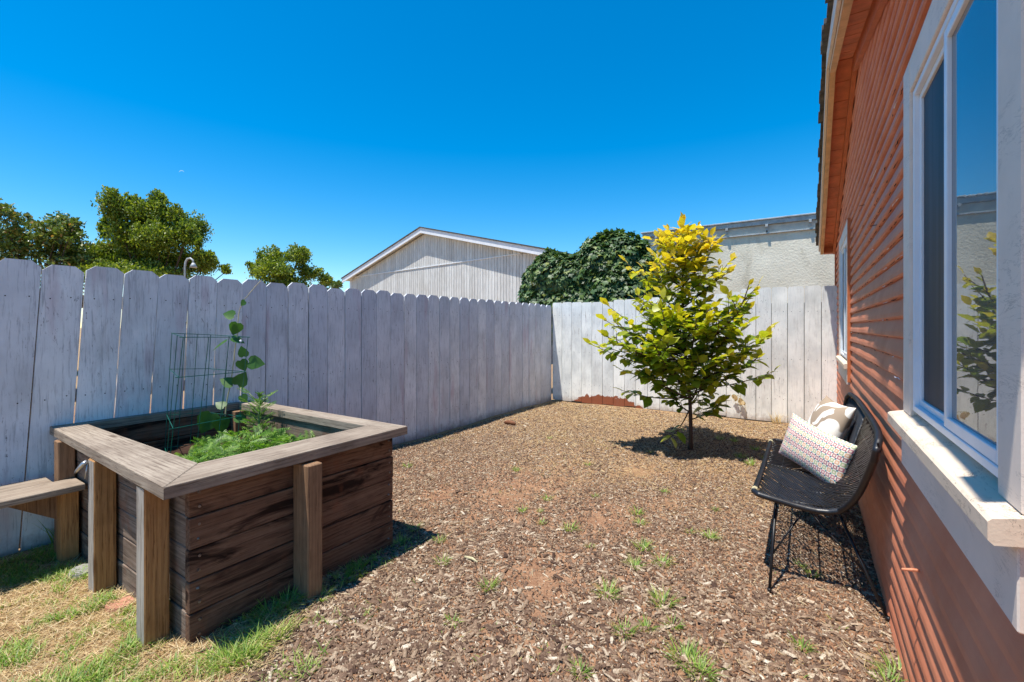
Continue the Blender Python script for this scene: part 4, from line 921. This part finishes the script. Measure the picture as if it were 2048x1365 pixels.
# ------------------------------------------------------------ trees beyond the fence
def far_tree(name, s, base_u, lobes, n_leaf, leaf, mat, label, up=0.6, tv=SML_V, tf=SML_F, spread=1.0):
    rr = ray(base_u, 655); base = np.array([rr[0]*s, rr[1]*s, 0]); t = empty(name, tuple(base), label, 'tree', 'trees beyond the left fence')
    rt = np.array([.8374, .5465, 0]); fw = np.array([-.5465, .8374, 0]); r = random.Random(int(base_u))
    m = MB(); H = CAMH+s*60; tw = .11*(s/.0156); m.tube([base, base+[.05, 0, H*.5], base+[0, .05, H]], [tw, tw*.85, tw*.65], 8)
    O = []; tot = sum(l[2]*l[3] for l in lobes)
    for (u, v, ru, rv) in lobes:
        dep = r.uniform(-.8, .8)*spread; c = ats(u, v, s)+fw*dep
        st = base+np.array([0, 0, H*r.uniform(.6, 1)]); mid = (st+c)/2+[0, 0, -.1]
        m.tube([st, mid, c, c+np.array([0, 0, rv*s*.6])], [tw*.32, tw*.22, tw*.1, tw*.04], 5)
        n = int(n_leaf*ru*rv/tot)
        # sub-clumps inside every lobe so light and gaps break it up
        kk = max(8, int(n/(60 if up > .5 else 42))); q = rdir(kk)*(R.random((kk, 1))**.4); cc = c+(q[:, :1]*rt*ru+q[:, 1:2]*fw*ru+q[:, 2:]*np.array([0, 0, 1.0])*rv)*s*(.72 if up > .5 else 1)
        idx = R.integers(0, kk, n); g = R.normal(0, 1, (n, 3))*np.array([.13, .13, .19])*(np.array([1, 1, 1.0]) if up > .5 else np.array([1.2, 1.2, .6]))*(s*max(ru, rv))*.85
        if up > .5:
            tt = R.random(n)**.9; hl = rv*s*R.uniform(.5, 1.1, kk)[idx]; wd = (1-tt)**.7*.34*ru*s+.02
            g = np.stack([R.normal(0, 1, n)*wd*.6, R.normal(0, 1, n)*wd*.6, tt*hl-hl*.35], 1); g[:, :2] += (tt*hl*.25)[:, None]*nrm(cc[idx]-c)[:, :2]
        O.append(cc[idx]+g)
    m.build('trunk', M['bark'], t, True)
    O = np.concatenate(O); n = len(O); D = R.normal(0, .6, (n, 3))+np.array([0, 0, up]); N = R.normal(0, .6, (n, 3))+np.array([-.2, -.3, 1.0])
    inst('crown', tv, tf, O, frames(D, N), R.uniform(.6, 1.3, n)*leaf, M[mat], t)
far_tree('broadleaf_tree', .0150, 75, [(20, 470, 40, 34), (60, 440, 40, 24), (95, 450, 38, 30), (75, 485, 50, 34), (120, 510, 50, 34), (130, 470, 34, 28), (160, 470, 26, 26), (40, 510, 48, 30), (100, 505, 46, 32), (150, 520, 40, 32), (-20, 480, 40, 60), (-60, 500, 40, 60), (75, 545, 90, 30), (175, 490, 18, 16), (5, 430, 16, 10), (140, 445, 14, 12)], 19000, .11, 'tree_b', 'loose olive tree with russet leaf tips beyond the fence at far left', .3)
far_tree('feathery_tree', .0160, 312, [(255, 412, 14, 26), (268, 430, 24, 34), (245, 462, 30, 36), (195, 455, 13, 26), (212, 490, 30, 34), (330, 410, 13, 26), (325, 440, 32, 36), (350, 455, 34, 36), (300, 440, 22, 26), (372, 445, 14, 26), (280, 480, 42, 36), (345, 490, 46, 36), (390, 480, 22, 28), (405, 470, 10, 14), (235, 520, 50, 30), (300, 525, 60, 32), (370, 525, 44, 30), (420, 495, 9, 18), (405, 525, 22, 22), (432, 538, 14, 12), (195, 530, 30, 26), (222, 430, 12, 20), (300, 560, 110, 26)], 80000, .080, 'tree_a', 'tall feathery yellow green tree with upright plumes beyond the fence', .9)
far_tree('small_tree', .0175, 565, [(580, 505, 26, 18), (545, 525, 32, 26), (600, 520, 28, 24), (515, 540, 22, 18), (560, 550, 50, 22), (615, 545, 28, 18), (640, 560, 18, 12), (570, 580, 60, 26)], 20000, .085, 'tree_a', 'small round yellow green tree beside the grey gabled building', .7)
far_tree('distant_tree', .030, 665, [(665, 568, 18, 9), (650, 572, 14, 9), (675, 578, 16, 9), (660, 590, 30, 14)], 2500, .14, 'tree_b', 'tiny dull green treetop at the left eave of the grey building', .7)

def small_things():
    # goose-neck vent / lamp above the fence
    s = .0120; m = MB(); b0 = ats(370, 560, s); b0[2] = 0
    pts = [b0]+[ats(u, v, s) for u, v in ((370, 545), (370, 535), (371, 525), (375, 518), (381, 517), (386, 521), (387, 528))]
    t = empty('garden_hook_lamp', tuple(b0), 'thin goose neck lamp pole rising behind the left fence', 'lamp')
    m.tube(pts, .022, 8); m.build('pole', M['flash'], t, True); q = MB(); e = pts[-1]; q.tube([e+[0, 0, .02], e+[0, 0, -.02], e+[0, 0, -.09]], [.03, .05, .085], 12); q.build('lamp_head', M['flash'], t, True)
    # thin mast above the small tree
    s = .02; b0 = ats(622, 560, s); b0[2] = 0; m = MB(); m.tube([b0, ats(622, 533, s)], .018, 6); tag(m.build('antenna_mast', M['flash']), 'thin dark mast sticking up beside the small round tree', 'mast')
    # pale crescent moon in the sky
    m = MB(); c = ats(363, 346, 1.0); rt = np.array([.8374, .5465, 0]); up = np.array([0, 0, 1.0]); n = 24; Rm = 5.2
    vs = []
    for i in range(n+1):
        a = math.radians(20+150*i/n); o_ = Rm*math.cos(a), Rm*math.sin(a); inn = Rm*math.cos(a), Rm*math.sin(a)*.72
        vs += [c+rt*o_[0]+up*o_[1], c+rt*inn[0]+up*inn[1]]
    fs = [(2*i, 2*i+1, 2*i+3, 2*i+2) for i in range(n)]
    fw = np.array([-.5465, .8374, 0]); k = len(vs); m.add([*vs, *[v+fw*.8 for v in vs]], fs+[tuple(k+j for j in f[::-1]) for f in fs])
    mm = NT('moonlight'); e = mm.n('ShaderNodeEmission'); e.inputs[0].default_value = lin(150, 200, 240); e.inputs[1].default_value = .75; mm.l(e.outputs[0], mm.t.nodes['Material Output'].inputs[0])
    tag(m.build('moon', mm.m), 'faint pale crescent moon in the blue sky', 'moon')
    # stones and bits
    def slabs(u, v, rr, mat, name, label, cat, hh=.02, seed=1):
        x, y = atz(u, v); r = random.Random(seed); n = 9; m = MB(); lo = []; hi = []
        for i in range(n):
            a = 2*math.pi*i/n; q = rr*r.uniform(.75, 1.1); lo.append((x+q*math.cos(a), y+q*math.sin(a)*.8, -.02)); hi.append((x+q*.86*math.cos(a), y+q*.86*math.sin(a)*.8, hh+r.uniform(-.003, .003)))
        m.add(lo+hi+[(x, y, hh)], [(i, (i+1) % n, n+(i+1) % n, n+i) for i in range(n)]+[(n+i, n+(i+1) % n, 2*n) for i in range(n)]); tag(m.build(name, M[mat]), label, cat)
    slabs(240, 1215, .085, 'redstone', 'paving_stone', 'flat reddish stone in the straw between two planter posts', 'stone', .022, 1)
    slabs(165, 1145, .09, 'stone', 'paving_stone', 'flat pale grey stone beside the left planter post', 'stone', .020, 2)
    slabs(1118, 1108, .013, 'stone', 'pebble', 'small grey pebble lying in the middle of the mulch', 'pebble', .016, 3)
    # bark chunk near the fence corner
    x, y = atz(1020, 850); m = MB(); m.tube([(x-.09, y, .03), (x-.03, y+.01, .034), (x+.06, y, .03), (x+.10, y-.01, .024)], [.022, .030, .028, .014], 9); tag(m.build('wood_chunk', M['chunk'], None, True), 'short rusty brown wood chunk lying by the far left fence', 'wood chunk')
    def stick(u, v, u2, v2, w_, name, label, mat='palestem'):
        a = np.array([*atz(u, v), .012]); b = np.array([*atz(u2, v2), .016]); m = MB(); mid = (a+b)/2+[0.006, .004, .006]; m.tube([a, mid, b], [w_, w_*1.1, w_*.6], 6); tag(m.build(name, M[mat], None, True), label, 'stick')
    stick(385, 1315, 440, 1300, .004, 'twig', 'thin dark twig curving from the near planter corner', 'bark')
    stick(930, 1118, 955, 1130, .008, 'wood_scrap', 'pale broken wood scrap in the mulch right of the planter')
    # weed in front of the near planter corner
    x, y = atz(333, 1255); wd = empty('weed', (x, y, 0), 'bright green weed growing against the near corner post', 'weed'); m = MB(); m.tube([(x, y, 0), (x+.005, y, .06), (x, y+.01, .12)], .004, 6); m.build('stem', M['stem'], wd, True)
    n = 22; a = R.uniform(0, 6.283, n); inst('leaves', SML_V, SML_F, np.stack([x+R.normal(0, .008, n), y+R.normal(0, .008, n), R.uniform(.02, .13, n)], 1), frames(np.stack([np.cos(a), np.sin(a), R.uniform(.1, 1.2, n)], 1), np.tile([0, 0, 1.0], (n, 1))), np.stack([R.uniform(.02, .035, n), R.uniform(.06, .12, n), np.full(n, .06)], 1), M['grass'], wd)
    # little climbing weed on the back fence
    rr = ray(1490, 850); sc = 7.80/rr[1]; p = rr*sc+np.array([0, 0, CAMH]); wd = empty('vine_sprig', (p[0], p[1], 0), 'small wilted vine sprig hanging on the sunlit back fence', 'vine')
    m = MB(); q = [np.array([p[0]+dx, 7.80, z]) for dx, z in ((.03, .02), (.01, .14), (-.01, .28), (-.08, .36), (-.16, .38))]; m.tube(q, .004, 6); m.build('stem', M['palestem'], wd, True)
    n = 14; f = R.random(n); O = np.array([q[2]*(1-t)+q[4]*t for t in f]); D = np.stack([R.normal(0, .5, n), -np.abs(R.normal(.2, .3, n)), -np.ones(n)], 1); inst('leaves', LEAF_V, LEAF_F, O, frames(D, np.tile([0, -1.0, .3], (n, 1))), R.uniform(.05, .09, n), M['straw'], wd)
    # weeds under the plank bench by the fence
    for (u, v, lb) in ((100, 1060, 'weedy green tuft under the plank bench by the fence'), (1555, 845, 'dry weed tuft against the back fence near the bench')):
        x, y = atz(u, v); x = max(x, -4.12); y = min(y, 7.76); n = 46; a = R.uniform(0, 6.283, n)
        o = inst('weed_tuft', BL_V, BL_F, np.stack([x+R.normal(0, .03, n), y+R.normal(0, .03, n), np.zeros(n)], 1), frames(np.stack([np.cos(a)*.4, np.sin(a)*.4, np.ones(n)], 1), np.stack([np.cos(a), np.sin(a), np.full(n, .2)], 1)), np.stack([R.uniform(.004, .008, n), R.uniform(.10, .26, n), R.uniform(.1, .2, n)], 1), M['grass' if u < 500 else 'straw']); tag(o, lb, 'weed')
small_things()
